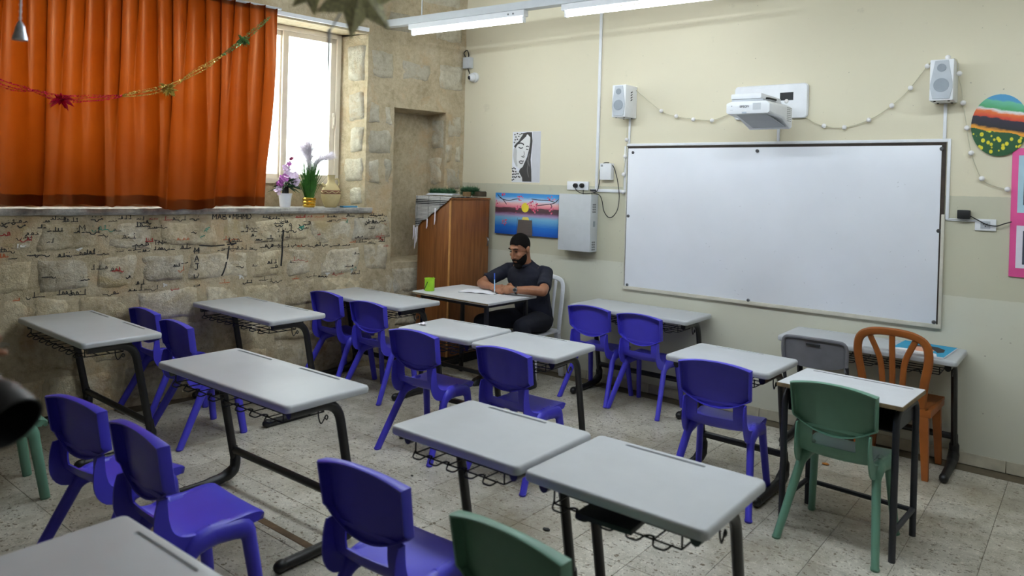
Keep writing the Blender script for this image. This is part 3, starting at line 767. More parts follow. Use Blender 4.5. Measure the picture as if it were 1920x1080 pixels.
for a in [
 ('blue', 'blue plastic chair by the stone wall, left one of the pair behind the leftmost desk', -.229, -3.005, 2.2, .979),
 ('blue', 'blue plastic chair, right one of the pair behind the leftmost desk', .466, -3.105, -.7, 1.0),
 ('blue', 'blue plastic chair at the wall desk nearest the cupboard, left one against the stone wall', .055, -1.590, .3, 1.0),
 ('blue', 'blue plastic chair at the wall desk nearest the cupboard, right one', .629, -1.619, 2.9, .985),
 ('blue', 'blue plastic chair, left one at the two joined desks in front of the man', 1.794, -2.213, 3.4, 1.015),
 ('blue', 'blue plastic chair, right one at the two joined desks in front of the man', 2.501, -2.147, .2, 1.0),
 ('blue', 'blue plastic chair, left one of two at the desk under the whiteboard edge', 1.972, -.405, .5, .984),
 ('blue', 'blue plastic chair, right one of two at the desk under the whiteboard edge', 2.440, -.402, -1.1, .975),
 ('blue', 'lone blue plastic chair in front of the whiteboard next to the green chair', 3.566, -1.605, 5.3, 1.02),
 ('green', 'whole green plastic chair at the small desk with the worn plywood edge', 4.229, -1.660, -1.5, 1.029),
 ('blue', 'blue plastic chair in the left foreground, further left one with its seat half hidden', 1.829, -4.229, 8.2, 1.01),
 ('blue', 'blue plastic chair in the left foreground with its whole seat showing', 2.475, -4.236, -1.2, 1.04),
 ('blue', 'blue plastic chair at the bottom centre cut off by the photo edge', 3.325, -3.894, 3.6, 1.016),
 ('green', 'dark green plastic chair back at the bottom centre cut off by the photo edge', 3.988, -3.916, -2.1, 1.03),
 ('green', 'green plastic chair at the left photo edge behind the black camera', .62, -4.36, -6, 1.0),
]: chair(*a)

# ---- grey chair with steel frame
t = thing('grey_chair', 'grey plastic backed chair with dark steel frame at the desk with the book', 'chair', (3.75, -.30, 0), math.radians(2))
b = MB()
def gb(u, v):
    c = -1+2*u; zt_ = .775-.02*abs(c)**6; zb_ = .585+.03*abs(c)**3
    return (c*.196, -.235-.02*v-.03*(1-c*c)+.0, zb_+(zt_-zb_)*v)
b.grid(gb, 14, 8); b.build('backrest', M['grey_pl'], t, solid=.018, bevel=.004)
MB().tube(curve_pts([(-.198, -.235, .585), (-.205, -.25, .70), (-.19, -.258, .768), (-.12, -.275, .782), (0, -.288, .785), (.12, -.275, .782), (.19, -.258, .768), (.205, -.25, .70), (.198, -.235, .585)], 4), .013, 8).build('back_rim', M['grey_pl'], t)
MB().bb(-.045, .045, -.292, -.278, .742, .752).build('handle_slot', M['vent_dark'], t)
b = MB(); b.grid(lambda u, v: ((-1+2*u)*.19, -.19+.38*v, .452-.012*math.sin(PI*u)*math.sin(PI*v)-(.02*max(0, v-.85)/.15)), 10, 10); b.build('seat', M['vent_dark'], t, solid=.016)
for sx in (-1, 1):
    MB().tube(fillet([(sx*.205, -.245, .62), (sx*.20, -.18, .44), (sx*.205, -.225, 0)], .06, 5), .0125, 8).build('leg', M['dark_metal'], t)
    MB().tube(fillet([(sx*.20, -.17, .43), (sx*.20, .16, .43), (sx*.205, .20, 0)], .05, 5), .0125, 8).build('leg', M['dark_metal'], t)

# ---- brown-orange garden chair
t = thing('garden_chair', 'brown orange plastic chair with curved back slats at the desk with the book', 'chair', (4.235, -.30, 0), math.radians(-2))
arch = curve_pts([(-.165, -.185, .44), (-.180, -.205, .58), (-.205, -.225, .74), (-.190, -.235, .84), (-.12, -.243, .885), (0, -.248, .897), (.12, -.243, .885), (.190, -.235, .84), (.205, -.225, .74), (.180, -.205, .58), (.165, -.185, .44)], 5)
MB().tube(arch, .026, 8, flat_=.62, upref=(0, 1, 0)).build('back_frame', M['orange_pl'], t)
for pts in ([(-.055, -.19, .45), (-.060, -.205, .60), (-.075, -.22, .72), (-.135, -.235, .865)], [(0, -.19, .45), (0, -.21, .62), (0, -.23, .76), (0, -.245, .885)], [(.055, -.19, .45), (.060, -.205, .60), (.075, -.22, .72), (.135, -.235, .865)]):
    MB().tube(curve_pts(pts, 5), .0185, 8, flat_=.55, upref=(0, 1, 0)).build('back_slat', M['orange_pl'], t)
b = MB(); b.grid(lambda u, v: ((-1+2*u)*(.19+.03*v), -.20+.42*v, .435-.012*math.sin(PI*u)*math.sin(PI*v)+.004*(v > .9)), 10, 10); b.build('seat', M['orange_pl'], t, solid=.022, bevel=.004)
for sx in (-1, 1):
    for (yt, yb) in ((-.17, -.205), (.185, .185)):
        lb = MB()
        A = [(sx*.150, yt-.025), (sx*.205, yt-.025), (sx*.205, yt+.02), (sx*.150, yt+.02)]
        B = [(sx*.185, yb-.02), (sx*.222, yb-.02), (sx*.222, yb+.015), (sx*.185, yb+.015)]
        lb.loft([[Vector((*p, .43)) for p in A], [Vector((*p, 0)) for p in B]]); lb.build('leg', M['orange_pl'], t, bevel=.004)
    MB().bb(sx*.15, sx*.222, -.2, .21, .385, .43).build('seat_side', M['orange_pl'], t, bevel=.006)

# ---- white garden chair of the man
t = thing('white_garden_chair', 'white plastic garden chair that the man sits on', 'chair', (1.165, -.285, 0), PI)
arch = curve_pts([(-.205, -.155, .40), (-.212, -.16, .56), (-.215, -.18, .72), (-.205, -.20, .85), (-.15, -.21, .895), (0, -.215, .91), (.15, -.21, .895), (.205, -.20, .85), (.215, -.18, .72), (.212, -.16, .56), (.205, -.155, .40)], 5)
MB().tube(arch, .022, 8, flat_=.62, upref=(0, 1, 0)).build('back_frame', M['white_pl'], t)
for x in (-.11, -.037, .037, .11): MB().tube(curve_pts([(x, -.17, .45), (x*1.02, -.185, .65), (x*1.1, -.21, .885)], 5), .017, 8, flat_=.5, upref=(0, 1, 0)).build('back_slat', M['white_pl'], t)
b = MB(); b.grid(lambda u, v: ((-1+2*u)*(.21+.02*v), -.17+.42*v, .435-.012*math.sin(PI*u)*math.sin(PI*v)), 10, 10); b.build('seat', M['white_pl'], t, solid=.02, bevel=.004)
for sx in (-1, 1):
    for (yt, yb) in ((-.15, -.20), (.20, .225)):
        lb = MB(); lb.loft([[Vector((sx*(.19+a), yt+c, .43)) for a, c in ((-.03, -.025), (.02, -.025), (.02, .02), (-.03, .02))], [Vector((sx*(.215+a), yb+c, 0)) for a, c in ((-.02, -.02), (.02, -.02), (.02, .015), (-.02, .015))]])
        lb.build('leg', M['white_pl'], t, bevel=.004)

# ================================================================== BACK WALL THINGS
def bw(px, py, y=0.0):
    d = px_ray(px, py); return CAM+d*((y-CAM.y)/d.y)
def put_prints(name, parent, x0, z0, w, h, y, shapes, step=.0004):
    """flat print: coloured polygons in unit coordinates laid on a vertical face that looks to -y"""
    b = MB(); mats = []
    for k, (col, pts) in enumerate(shapes):
        m = col if not isinstance(col, tuple) else flat(*col)
        if m not in mats: mats.append(m)
        yy = y-step*(k+1); n = len(pts)
        b.add([(x0+u*w, yy, z0+v*h) for u, v in pts], [tuple(range(n))], mats.index(m))
    return b.build(name, mats, parent, smooth=0, fixn=False)
def disc(u, v, ru, rv, n=20, a0=0, a1=2*PI): return [(u+ru*math.cos(a0+(a1-a0)*i/n), v+rv*math.sin(a0+(a1-a0)*i/n)) for i in range(n if a1-a0 > 6.2 else n+1)]
def stroke(pts, w, asp=1.0):
    P = [Vector(p) for p in pts]; Lp = []; Rp = []
    for i, p in enumerate(P):
        t_ = (P[min(i+1, len(P)-1)]-P[max(i-1, 0)]); t_ = t_.normalized() if t_.length > 0 else Vector((1, 0))
        ww = w*(1 if 0 < i < len(P)-1 else .35); n_ = Vector((-t_.y, t_.x))*ww
        Lp.append((p.x+n_.x, p.y+n_.y*asp)); Rp.append((p.x-n_.x, p.y-n_.y*asp))
    return Lp+Rp[::-1]

# whiteboard
t = thing('whiteboard', 'large white writing board bolted to the cream wall', 'whiteboard', (0, 0, 0))
X0, X1, Z0, Z1 = 1.976, 4.412, .881, 2.122
MB().bb(X0, X1, -.016, -.002, Z0, Z1).build('backing', M['edge_dark'], t)
MB().bb(X0+.010, X1-.024, -.022, -.016, Z0+.018, Z1-.016).build('panel', M['board'], t, bevel=.001)
MB().bb(X0-.004, X1+.004, -.028, -.002, Z0-.010, Z0+.018).build('frame_rail', M['board_frame'], t, bevel=.003)
MB().bb(X1-.014, X1+.006, -.026, -.002, Z0-.01, Z0+.76).build('frame_rail', M['board_frame'], t, bevel=.003)
MB().bb(X0-.006, X0+.004, -.024, -.002, Z0-.01, Z1).build('frame_rail', M['board_frame'], t, bevel=.003)
MB().bb(X0-.006, X1, -.020, -.002, Z1-.004, Z1+.004).build('frame_rail', M['edge_dark'], t)
for (x, y) in ((1187, 286), (1420, 283), (1766, 279), (1178, 405), (1760, 433), (1176, 534), (1403, 563), (1751, 604)):
    p = bw(x, y, -.022); MB().lathe([(.0135, 0), (.0135, .004), (.008, .009)], 12, p, mat=Matrix.Rotation(PI/2, 3, 'X')).build('bolt', M['steel'], t)
mk = []
rr = random.Random(3)
for _ in range(46):
    u, v = rr.random()**.7, rr.random()*.8; l = rr.uniform(.001, .006); a = rr.random()*6
    mk.append(((126, 128, 136), stroke([(u, v), (u+l*math.cos(a), v+l*2*math.sin(a))], .0007, 2)))
put_prints('pen_marks', t, X0+.02, Z0+.03, X1-X0-.06, Z1-Z0-.06, -.0222, mk, .00001)

def trunk(label, x0, x1, z0, z1, d=.014):
    return tag(MB().bb(x0, x1, -d, -.0005, z0, z1).build('cable_trunking', M['white_dev'], bevel=.002), label, 'trunking')
trunk('white trunking along the top of the whiteboard', 1.965, 4.425, 2.128, 2.150)
trunk('white trunking down the right edge of the whiteboard', 4.420, 4.440, 1.610, 2.150)
trunk('tall white trunking rising to the ceiling left of the whiteboard', 1.645, 1.672, 1.745, ROOM_H-.002)
trunk('short white horizontal trunking by the whiteboard left edge', 1.60, 1.970, 1.716, 1.743)
trunk('short white upright trunking at the whiteboard upper left corner', 1.942, 1.963, 1.745, 2.128)
trunk('white trunking between left loudspeaker and whiteboard', 1.975, 1.992, 2.151, 2.37)
trunk('white trunking between right loudspeaker and whiteboard', 4.390, 4.410, 2.151, 2.385)
trunk('white trunking between projector and whiteboard', 3.278, 3.297, 2.151, 2.33)

# loudspeakers
def speaker(label, x0, x1, z0, z1):
    t = thing('loudspeaker', label, 'loudspeaker', (0, 0, 0), 0, 'wall loudspeakers')
    MB().bb(x0, x1, -.20, -.002, z0, z1).build('cabinet', M['white_dev'], t, bevel=.006)
    w, h = x1-x0, z1-z0
    hexp = [(.22, .97), (.78, .97), (.97, .40), (.97, .30), (.86, .04), (.14, .04), (.03, .30), (.03, .40)]
    MB().prism([(x0+u*w, -.199, z0+v*h) for u, v in hexp], (0, -.008, 0)).build('grille', M['grille'], t, bevel=.002)
    R = Matrix.Rotation(PI/2, 3, 'X')
    MB().lathe([(.026, 0), (.026, .003), (.018, .004)], 20, (x0+w*.5, -.2068, z0+h*.79), mat=R).build('tweeter', M['grille_dk'], t)
    MB().lathe([(.045, 0), (.045, .003), (.03, .004)], 24, (x0+w*.5, -.2068, z0+h*.37), mat=R).build('woofer', M['grille_dk'], t)
    for sx in (.2, .8):
        for yy in (-.17, -.04): MB().lathe([(.007, 0), (.008, .006)], 10, (x0+sx*w, yy, z0-.005)).build('foot', M['black_plastic'], t)
    return t
tL = speaker('small white loudspeaker left of the projector', 1.914, 2.046, 2.368, 2.645)
sl = MB()
for i in range(4): sl.box((2.0465, -.10, 2.52+i*.022), (.002, .03, .008), mat=Matrix.Rotation(.5, 3, 'X'))
sl.build('side_slots', M['vent_dark'], tL)
speaker('small white loudspeaker high on the right above the whiteboard corner', 4.332, 4.468, 2.388, 2.656)

# projector
t = thing('projector', 'white short throw projector on a wall arm over the whiteboard', 'projector', (0, 0, 0))
MB().loft([[Vector((x, -.003+yo, z)) for x, z in rrect(2.94+i, 3.505-i, 2.322+i, 2.586-i, .03)] for i, yo in ((0, 0), (0, -.022), (.006, -.030))]).build('wall_plate', M['white_dev'], t)
MB().bb(3.30, 3.40, -.034, -.030, 2.46, 2.52).build('cable_slot', M['vent_dark'], t)
b = MB()
prof_f = [(3.128, 2.318), (3.140, 2.306), (3.425, 2.306), (3.437, 2.318), (3.437, 2.372), (3.41, 2.392), (3.17, 2.396), (3.128, 2.380)]
b.loft([[Vector((x, -.635, z)) for x, z in prof_f], [Vector((x+(.003 if x > 3.3 else -.003), -.62, z)) for x, z in prof_f],
        [Vector((x+(.02 if x > 3.3 else 0), -.40, z if z > 2.35 else z-.02)) for x, z in prof_f],
        [Vector((x+(.03 if x > 3.3 else .02), -.26, z if z > 2.35 else z-.085)) for x, z in prof_f], [Vector((x+(.03 if x > 3.3 else .02), -.25, z if z > 2.35 else z-.08)) for x, z in prof_f]])
b.build('body', M['white_dev'], t, bevel=.004)
MB().prism([(3.19, -.60, 2.307), (3.40, -.60, 2.307), (3.44, -.30, 2.235), (3.20, -.30, 2.235)], (0, 0, -.004)).build('lens_cover', M['grey_dev'], t, bevel=.001)
MB().bb(3.15, 3.38, -.60, -.30, 2.398, 2.412).build('top_deck', M['grey_dev'], t, bevel=.004)
MB().bb(3.145, 3.365, -.60, -.20, 2.414, 2.452).build('arm_cover', M['white_dev'], t, bevel=.008)
MB().bb(3.20, 3.31, -.24, -.02, 2.42, 2.448).build('arm', M['white_dev'], t, bevel=.004)
MB().tube(fillet([(3.30, -.55, 2.413), (3.375, -.50, 2.425), (3.40, -.40, 2.42), (3.36, -.30, 2.43)], .03), .007, 6).build('cable_bundle', M['blackcable'], t)
gv = MB()
for i in range(6):
    for k in range(8): gv.lathe([(.0035, 0), (.0035, .0008)], 6, (3.4655-.0008*i, -.275-.013*i, 2.275+k*.0135), mat=Matrix.Rotation(PI/2, 3, 'Y'))
gv.build('vent', M['vent_dark'], t)
put_prints('front_print', t, 3.128, 2.306, .31, .09, -.636, [((196, 200, 204), [(.62, .28), (.80, .28), (.80, .80), (.62, .80)]), ((150, 152, 156), stroke([(.10, .30), (.16, .30)], .008, 3)), ((120, 122, 126), disc(.13, .62, .012, .04)), ((180, 190, 204), [(.37, .02), (.48, .02), (.48, .14), (.37, .14)])])
text_mesh('EPSON', .022, M['vent_dark'], 'lettering', t, Matrix.Translation((3.26, -.6372, 2.356)) @ Matrix.Rotation(PI/2, 4, 'X'))

# string of white bulbs
t = thing('string_lights', 'string of small white bulbs looped along the wall past projector and loudspeakers', 'string lights')
for seg in ([(1176, 200), (1176, 232), (1175, 262), (1173, 293), (1169, 327), (1168, 362)], [(1191, 168), (1240, 208), (1268, 218), (1300, 223), (1335, 225), (1364, 216), (1400, 205)], [(1470, 186), (1517, 224), (1545, 236), (1583, 239), (1629, 225), (1672, 198), (1707, 165), (1743, 118)]):
    MB().tube(curve_pts([bw(x, y, -.02) for x, y in seg], 5), .003, 5).build('cord', M['cable'], t)
b = MB(); b.tube(curve_pts([bw(1740, 123, -.02), Vector((4.33, -.10, 2.664)), Vector((4.40, -.13, 2.664)), Vector((4.470, -.12, 2.66)), Vector((4.474, -.08, 2.58)), bw(1803, 168, -.04), bw(1806, 193, -.02), bw(1813, 240, -.02), bw(1821, 287, -.02), bw(1841, 335, -.02), bw(1866, 349, -.02), bw(1893, 356, -.02)], 5), .003, 5).build('cord', M['cable'], t)
bul = MB().ball((0, 0, 0), .017, 12, 8).mesh('bulb'); bul.materials.append(M['bulb'])
for x, y in [(1175, 262), (1172, 293), (1169, 327), (1168, 360), (1240, 208), (1268, 218), (1300, 224), (1335, 226), (1475, 190), (1545, 236), (1583, 239), (1629, 225), (1672, 198), (1707, 165), (1739, 124), (1806, 193), (1813, 240), (1821, 287), (1841, 335), (1889, 355)]:
    o = link('bulb', bul, t); o.location = bw(x, y, -.03)
for p in (Vector((4.425, -.15, 2.673)), Vector((4.486, -.10, 2.57))):
    o = link('bulb', bul, t); o.location = p

# steel box, sockets, small white box and leads
t = thing('control_box', 'light grey steel cabinet with side vents on the wall beside the painting', 'metal cabinet')
MB().bb(1.326, 1.676, -.122, -.001, 1.172, 1.690).build('case', M['metal_grey'], t, bevel=.004)
vb = MB()
for z0 in (1.60, 1.26):
    for r_ in range(4):
        for c_ in range(4): vb.box((1.6765, -.085+c_*.014, z0-r_*.022), (.0016, .006, .014), mat=Matrix.Rotation(.25, 3, 'X'))
vb.build('vent_slots', M['vent_dark'], t)
MB().box((1.677, -.06, 1.425), (.0012, .035, .05)).build('rating_label', M['grille_dk'], t)
t = thing('double_socket', 'white double wall socket with two black plugs above the steel cabinet', 'socket')
MB().bb(1.342, 1.575, -.022, -.001, 1.728, 1.808).build('plate', M['white_dev'], t, bevel=.004)
for x in (1080, 1092): MB().lathe([(.022, 0), (.022, .02), (.014, .035)], 14, bw(x, 348, -.024), mat=Matrix.Rotation(PI/2, 3, 'X')).build('plug', M['blackcable'], t)
t = thing('network_box', 'small white electronic box with a looped black lead', 'electronic box')
MB().bb(1.716, 1.834, -.055, -.001, 1.826, 1.974).build('case', M['white_dev'], t, bevel=.006)
put_prints('label', t, 1.716, 1.826, .118, .148, -.0552, [((150, 152, 156), [(.1, .8), (.28, .8), (.28, .92), (.1, .92)])])
for pts in ([(1145, 306), (1152, 316), (1158, 340), (1161, 368), (1158, 392), (1149, 406), (1140, 407), (1132, 395), (1129, 378), (1124, 366), (1112, 362)], [(1142, 305), (1132, 306), (1125, 318), (1124, 340), (1120, 357), (1112, 362)]):
    MB().tube(curve_pts([bw(x, y, -.03) for x, y in pts], 5), .0042, 6).build('lead', M['blackcable'], t)
for pts in ([(1076, 348), (1082, 358), (1094, 363), (1112, 362)], [(1094, 356), (1094, 368), (1102, 375), (1109, 369), (1110, 362)]):
    MB().tube(curve_pts([bw(x, y, -.03) for x, y in pts], 5), .0038, 6).build('lead', M['blackcable'], t)
MB().bb(1.60, 1.66, -.03, -.016, 1.722, 1.738).build('junction', M['blackcable'], t, bevel=.002)
t = thing('wall_socket', 'white wall socket right of the whiteboard with wires crossing it', 'socket')
MB().bb(4.590, 4.708, -.014, -.001, 1.546, 1.622).build('plate', M['white_dev'], t, bevel=.004)
MB().bb(4.622, 4.676, -.016, -.014, 1.560, 1.608).build('insert', M['grey_dev'], t, bevel=.001)
hb = MB()
for dx, dz in ((-.009, .006), (.009, .006), (0, -.009)): hb.bb(4.649+dx-.003, 4.649+dx+.003, -.0168, -.016, 1.584+dz-.004, 1.584+dz+.004)
hb.build('pin_holes', M['vent_dark'], t)
for dy in (0, 2): MB().tube(curve_pts([bw(1773, 410+dy, -.006), bw(1800, 411+dy*1.5, -.008), bw(1828, 413+dy, -.008)], 4), .004, 6).build('lead', M['white_dev'], t)
t = thing('plug_adapter', 'black plug-in power adapter with thin black lead right of the whiteboard', 'adapter')
MB().bb(4.493, 4.566, -.055, -.008, 1.618, 1.676).build('case', M['blackcable'], t, bevel=.005)
MB().tube(curve_pts([bw(x, y, -.03) for x, y in ((1819, 405), (1832, 412), (1850, 421), (1868, 424), (1882, 420), (1897, 416))], 5), .0035, 6).build('lead', M['blackcable'], t)

# pictures
t = thing('lake_painting', 'painted canvas of a sunset lake with jetty and pink blossom', 'painting')
MB().bb(.478, 1.258, -.030, -.002, 1.268, 1.676).build('canvas', M['lake'], t, bevel=.002)
sh = [((236, 214, 60), disc(.49, .665, .058, .115)), ((236, 220, 110), [(.46, .44), (.54, .44), (.56, .37), (.44, .37)]), ((96, 86, 82), [(.385, .37), (.60, .37), (.615, .0), (.365, .0)])]
for k in range(9): sh.append(((70, 62, 60), stroke([(.37, .03+k*.04), (.61, .035+k*.04)], .003)))
sh += [((52, 46, 46), stroke([(.355, .03), (.375, .41)], .005)), ((52, 46, 46), stroke([(.625, .03), (.60, .40)], .005))]
for pts in ([(.03, .97), (.10, .86), (.22, .82), (.33, .86), (.40, .87)], [(.08, .90), (.15, .80), (.19, .72)], [(1, .90), (.93, .80), (.80, .76), (.66, .72)], [(.95, .82), (.85, .86), (.70, .86), (.58, .88)], [(.88, .78), (.90, .72), (.88, .64)]):
    sh.append(((48, 40, 52), stroke([(p.x, p.y) for p in curve_pts([(*p, 0) for p in pts], 4)], .006, 1.6)))
rr = random.Random(8)
for (u, v, n) in ((.14, .95, 10), (.40, .86, 12), (.36, .66, 12), (.56, .76, 16), (.64, .62, 14), (.88, .62, 14), (.90, .92, 8), (.03, .74, 8), (.16, .30, 14), (.66, .74, 10)):
    for _ in range(n):
        a, b_ = rr.gauss(0, .022), rr.gauss(0, .045); s_ = rr.uniform(.006, .012)
        sh.append((rr.choice([(224, 96, 130), (236, 140, 160), (206, 60, 96)]), disc(min(.98, max(.02, u+a)), min(.97, max(.02, v+b_)), s_, s_*1.9, 7)))
put_prints('brushwork', t, .478, 1.268, .78, .408, -.0302, sh, .000012)
t = thing('pencil_drawing', 'grey pencil drawing of a woman in a scarf on white paper', 'drawing')
MB().bb(.660, 1.006, -.003, -.0005, 1.786, 2.284).build('sheet', M['paper'], t)
N_ = lambda x, y: ((x-175)/233, 1-(y-70)/420)
P_ = lambda *a: [N_(*p) for p in a]
sh = [((206, 206, 212), P_((343, 72), (408, 72), (406, 488), (340, 488))),
      ((66, 64, 64), P_((215, 150), (225, 110), (250, 85), (300, 74), (335, 76), (342, 150), (336, 230), (330, 300), (338, 380), (342, 484), (250, 484), (225, 440), (240, 385), (270, 350), (300, 280), (316, 210), (322, 150), (300, 95), (262, 120))),
      ((232, 232, 232), P_((300, 92), (322, 118), (322, 160), (314, 215), (292, 275), (279, 325), (266, 362), (240, 380), (212, 362), (190, 320), (181, 270), (184, 215), (200, 180), (232, 145), (268, 112))),
      ((196, 196, 196), P_((184, 215), (200, 185), (214, 230), (212, 300), (222, 356), (212, 362), (190, 320), (181, 270))),
      ((60, 58, 58), P_((186, 190), (206, 165), (240, 135), (270, 98), (300, 80), (288, 110), (256, 140), (224, 168), (200, 205))),
      ((222, 222, 222), P_((185, 80), (240, 78), (262, 90), (236, 130), (205, 165), (186, 180))),
      ((226, 226, 226), P_((176, 350), (196, 380), (232, 400), (262, 450), (266, 485), (178, 485)))]
for (a, b_) in ((192, 92), (214, 84), (236, 92), (202, 112), (226, 108), (196, 136), (214, 132), (190, 158), (250, 86)): sh.append(((70, 68, 68), [N_(a+dx, b_+dy) for dx, dy in ((-7, -4), (4, -6), (7, 4), (-4, 6))]))
for k in range(26):
    a, b_ = 180+(k % 6)*13+rr.uniform(-3, 3), 375+(k//6)*24+rr.uniform(-4, 4)
    if a > 195+(b_-365)*.75: continue
    sh.append(((64, 62, 62), [N_(a+dx, b_+dy) for dx, dy in ((-5, -7), (5, -5), (4, 7), (-6, 5))]))
for pts, w, c in (([(222, 172), (240, 164), (262, 170), (272, 182)], .020, (52, 50, 50)), ([(288, 196), (302, 190), (314, 198)], .016, (52, 50, 50)), ([(226, 196), (240, 206), (256, 206), (264, 198)], .016, (40, 40, 40)), ([(290, 212), (300, 218), (310, 214)], .014, (40, 40, 40)),
                  ([(272, 230), (276, 262), (262, 276), (250, 274)], .012, (130, 128, 128)), ([(258, 278), (272, 282), (280, 274)], .012, (60, 58, 58)), ([(232, 320), (250, 312), (262, 316), (276, 312)], .018, (90, 86, 86)), ([(234, 324), (252, 334), (270, 326)], .020, (110, 106, 106)),
                  ([(300, 300), (310, 340), (305, 390), (320, 450)], .012, (120, 118, 118)), ([(320, 250), (312, 300), (322, 360)], .010, (130, 128, 128))):
    sh.append((c, stroke([(p.x, p.y) for p in curve_pts([(*N_(*p), 0) for p in pts], 4)], w, .6)))
put_prints('pencil_work', t, .660, 1.786, .346, .498, -.0031, sh, .00003)
t = thing('oval_painting', 'oval canvas painting of a yellow flower field under streaked sky', 'painting')
ov = [(4.708+.157*math.cos(2*PI*k/40), 2.232+.200*math.sin(2*PI*k/40)) for k in range(40)]
MB().loft([[Vector((x, yy, z)) for x, z in ov] for yy in (-.002, -.018)]).build('canvas', M['field'], t, smooth=30)
t = thing('pink_display', 'pink display board with pale blue panel at the right photo edge', 'display board')
MB().bb(4.782, 5.55, -.012, -.001, 1.262, 2.082).build('board', M['pink'], t, bevel=.001)
put_prints('panels', t, 4.782, 1.262, .768, .82, -.0121, [((176, 208, 222), [(.045, .50), (.955, .50), (.955, .945), (.045, .945)]), ((40, 52, 66), [(.085, .56), (.90, .56), (.90, .86), (.085, .86)]), ((226, 222, 234), [(.045, .07), (.955, .07), (.955, .40), (.045, .40)]), ((60, 64, 80), [(.09, .10), (.9, .10), (.9, .36), (.09, .36)])])

# junction box and security camera in the corner
t = thing('junction_box', 'small grey cable box high in the room corner', 'junction box')
MB().bb(.012, .104, -.068, -.004, 2.958, 3.072).build('case', M['metal_grey'], t, bevel=.004)
MB().tube(curve_pts([(.03, -.04, 3.07), (.01, -.05, 3.12), (.035, -.03, 3.15), (.05, -.02, 3.10), (.05, -.03, 3.07)], 5), .006, 6).build('lead', M['blackcable'], t)
t = thing('security_camera', 'white dome security camera under the grey cable box', 'camera')
MB().lathe([(.052, 0), (.052, .022), (.044, .03)], 20, (.135, -.002, 2.862), mat=Matrix.Rotation(PI/2, 3, 'X')).build('mount', M['white_dev'], t)
MB().ball((.138, -.050, 2.858), .044, 18, 12).build('dome', M['white_dev'], t)
MB().ball((.128, -.082, 2.852), (.022, .018, .022), 14, 8).build('lens', M['black_plastic'], t)
MB().tube([(.06, -.04, 2.96), (.09, -.04, 2.90)], .005, 6).build('lead', M['blackcable'], t)

# ================================================================== FLUORESCENT LIGHTS
AX = math.atan2(.255, 2.731)
def lightrow(p0, label, twin=False):
    t = thing('fluorescent_light', label, 'light', p0, AX, 'fluorescent battens on the ceiling rail')
    Lf = 1.26
    MB().bb(-.03, Lf-.02, -.035, .035, .032, .082).build('housing', M['white_dev'], t, bevel=.004)
    hw_ = .068 if twin else .018
    for x in (-.008, Lf-.045): MB().bb(x, x+.014, -hw_, hw_, -.020, .034).build('lamp_holder', M['white_dev'], t, bevel=.003)
    for yy in ((-.05, .05) if twin else (0,)): MB().tube([(.006, yy, 0), (Lf-.045, yy, 0)], .0165, 14).build('tube', M['tube'] if twin else M['tube_dim'], t)
    for x in (.86*Lf, .90*Lf): MB().lathe([(.008, 0), (.008, .003)], 10, (x, -.035, .055), mat=Matrix.Rotation(PI/2, 3, 'X')).build('screw', M['steel'], t)
ux = Vector((math.cos(AX), math.sin(AX), 0))
P1 = Vector((.231, -.985, 3.135)); 
lightrow(P1, 'lit fluorescent tube fitting nearest the stone wall')
lightrow(P1+ux*1.625, 'lit fluorescent tube fitting above the whiteboard left half')
P2 = Vector((.45, -2.66, 3.135))
for k in range(4): lightrow(P2+ux*1.52*k, ['leftmost', 'second', 'third', 'rightmost'][k]+' lit twin tube fitting of the second row above the photo edge', True)
t = thing('lighting_rail', 'second grey white metal rail of fluorescent fittings above the photo edge', 'rail', P2, AX)
MB().bb(-.4, 5.95, -.04, .04, .083, .148).build('rail', M['metal_grey'], t, bevel=.004)
for x in (.1, 2.4, 4.6): MB().tube([(x, 0, .148), (x, 0, ROOM_H-P1.z-.001)], .006, 6).build('hanger', M['metal_grey'], t)
t = thing('lighting_rail', 'long grey white metal rail carrying the fluorescent fittings', 'rail', P1+Vector((0, -.0, 0)), AX)
MB().bb(-.33, 5.4, -.04, .04, .083, .148).build('rail', M['metal_grey'], t, bevel=.004)
for x in (.1, 2.4, 4.7): MB().tube([(x, 0, .148), (x, 0, ROOM_H-P1.z-.001)], .006, 6).build('hanger', M['metal_grey'], t)

# ================================================================== CURTAIN AND GARLAND
def smooth_noise(x, y=0, z=0): return mnoise.noise(Vector((x, y, z)))
CS0, CS1 = 2.165, 4.66
def curtain_pt(u, v):
    s = CS0+(CS1-CS0)*u
    top = 3.185; bot = 1.528+.012*smooth_noise(s*4, 2)-.030*math.exp(-((s-2.86)/.22)**4)
    h = top+(bot-top)*v
    ph = 2*PI*(s/.118)+1.7*smooth_noise(s*2.2, 5)+.8*smooth_noise(s*1.5, v*1.6, 3)
    bp = 2*PI*(s/.37)+1.6*smooth_noise(s*1.3, 2)+1.5*smooth_noise(s*.9, v*1.5, 6)
    fine = math.sin(ph); big = math.sin(bp)+.45*smooth_noise(s*5.5, v*1.2, 9)
    k = v**.8; amp = .55+.45*smooth_noise(s*1.1, v*1.3, 12)
    d = .122+.030*(1-.82*k)*fine+(.012+.050*k)*big*(.75+.5*amp)
    s2 = s+.026*(1-.85*k)*math.cos(ph)+.062*k*amp*math.cos(bp)-(.030*math.sin(PI*min(1, v*1.25))*max(0, 1-u*14))+.03*v*max(0, 1-u*10)
    h += .004*math.sin(ph*1.0+1)*v
    return LW(s2, h, max(.055, d))
cur = MB().grid(curtain_pt, 330, 46)
t = thing('curtain', 'orange satin curtain with pinch pleats drawn across most of the window', 'curtain')
cur.build('cloth', M['curtain'], t, smooth=180, fixn=False)
MB().grid(lambda u, v: curtain_pt(u, .955+.045*v)+WNRM*.0025, 330, 2).build('hem', M['curtain'], t, smooth=180, fixn=False)
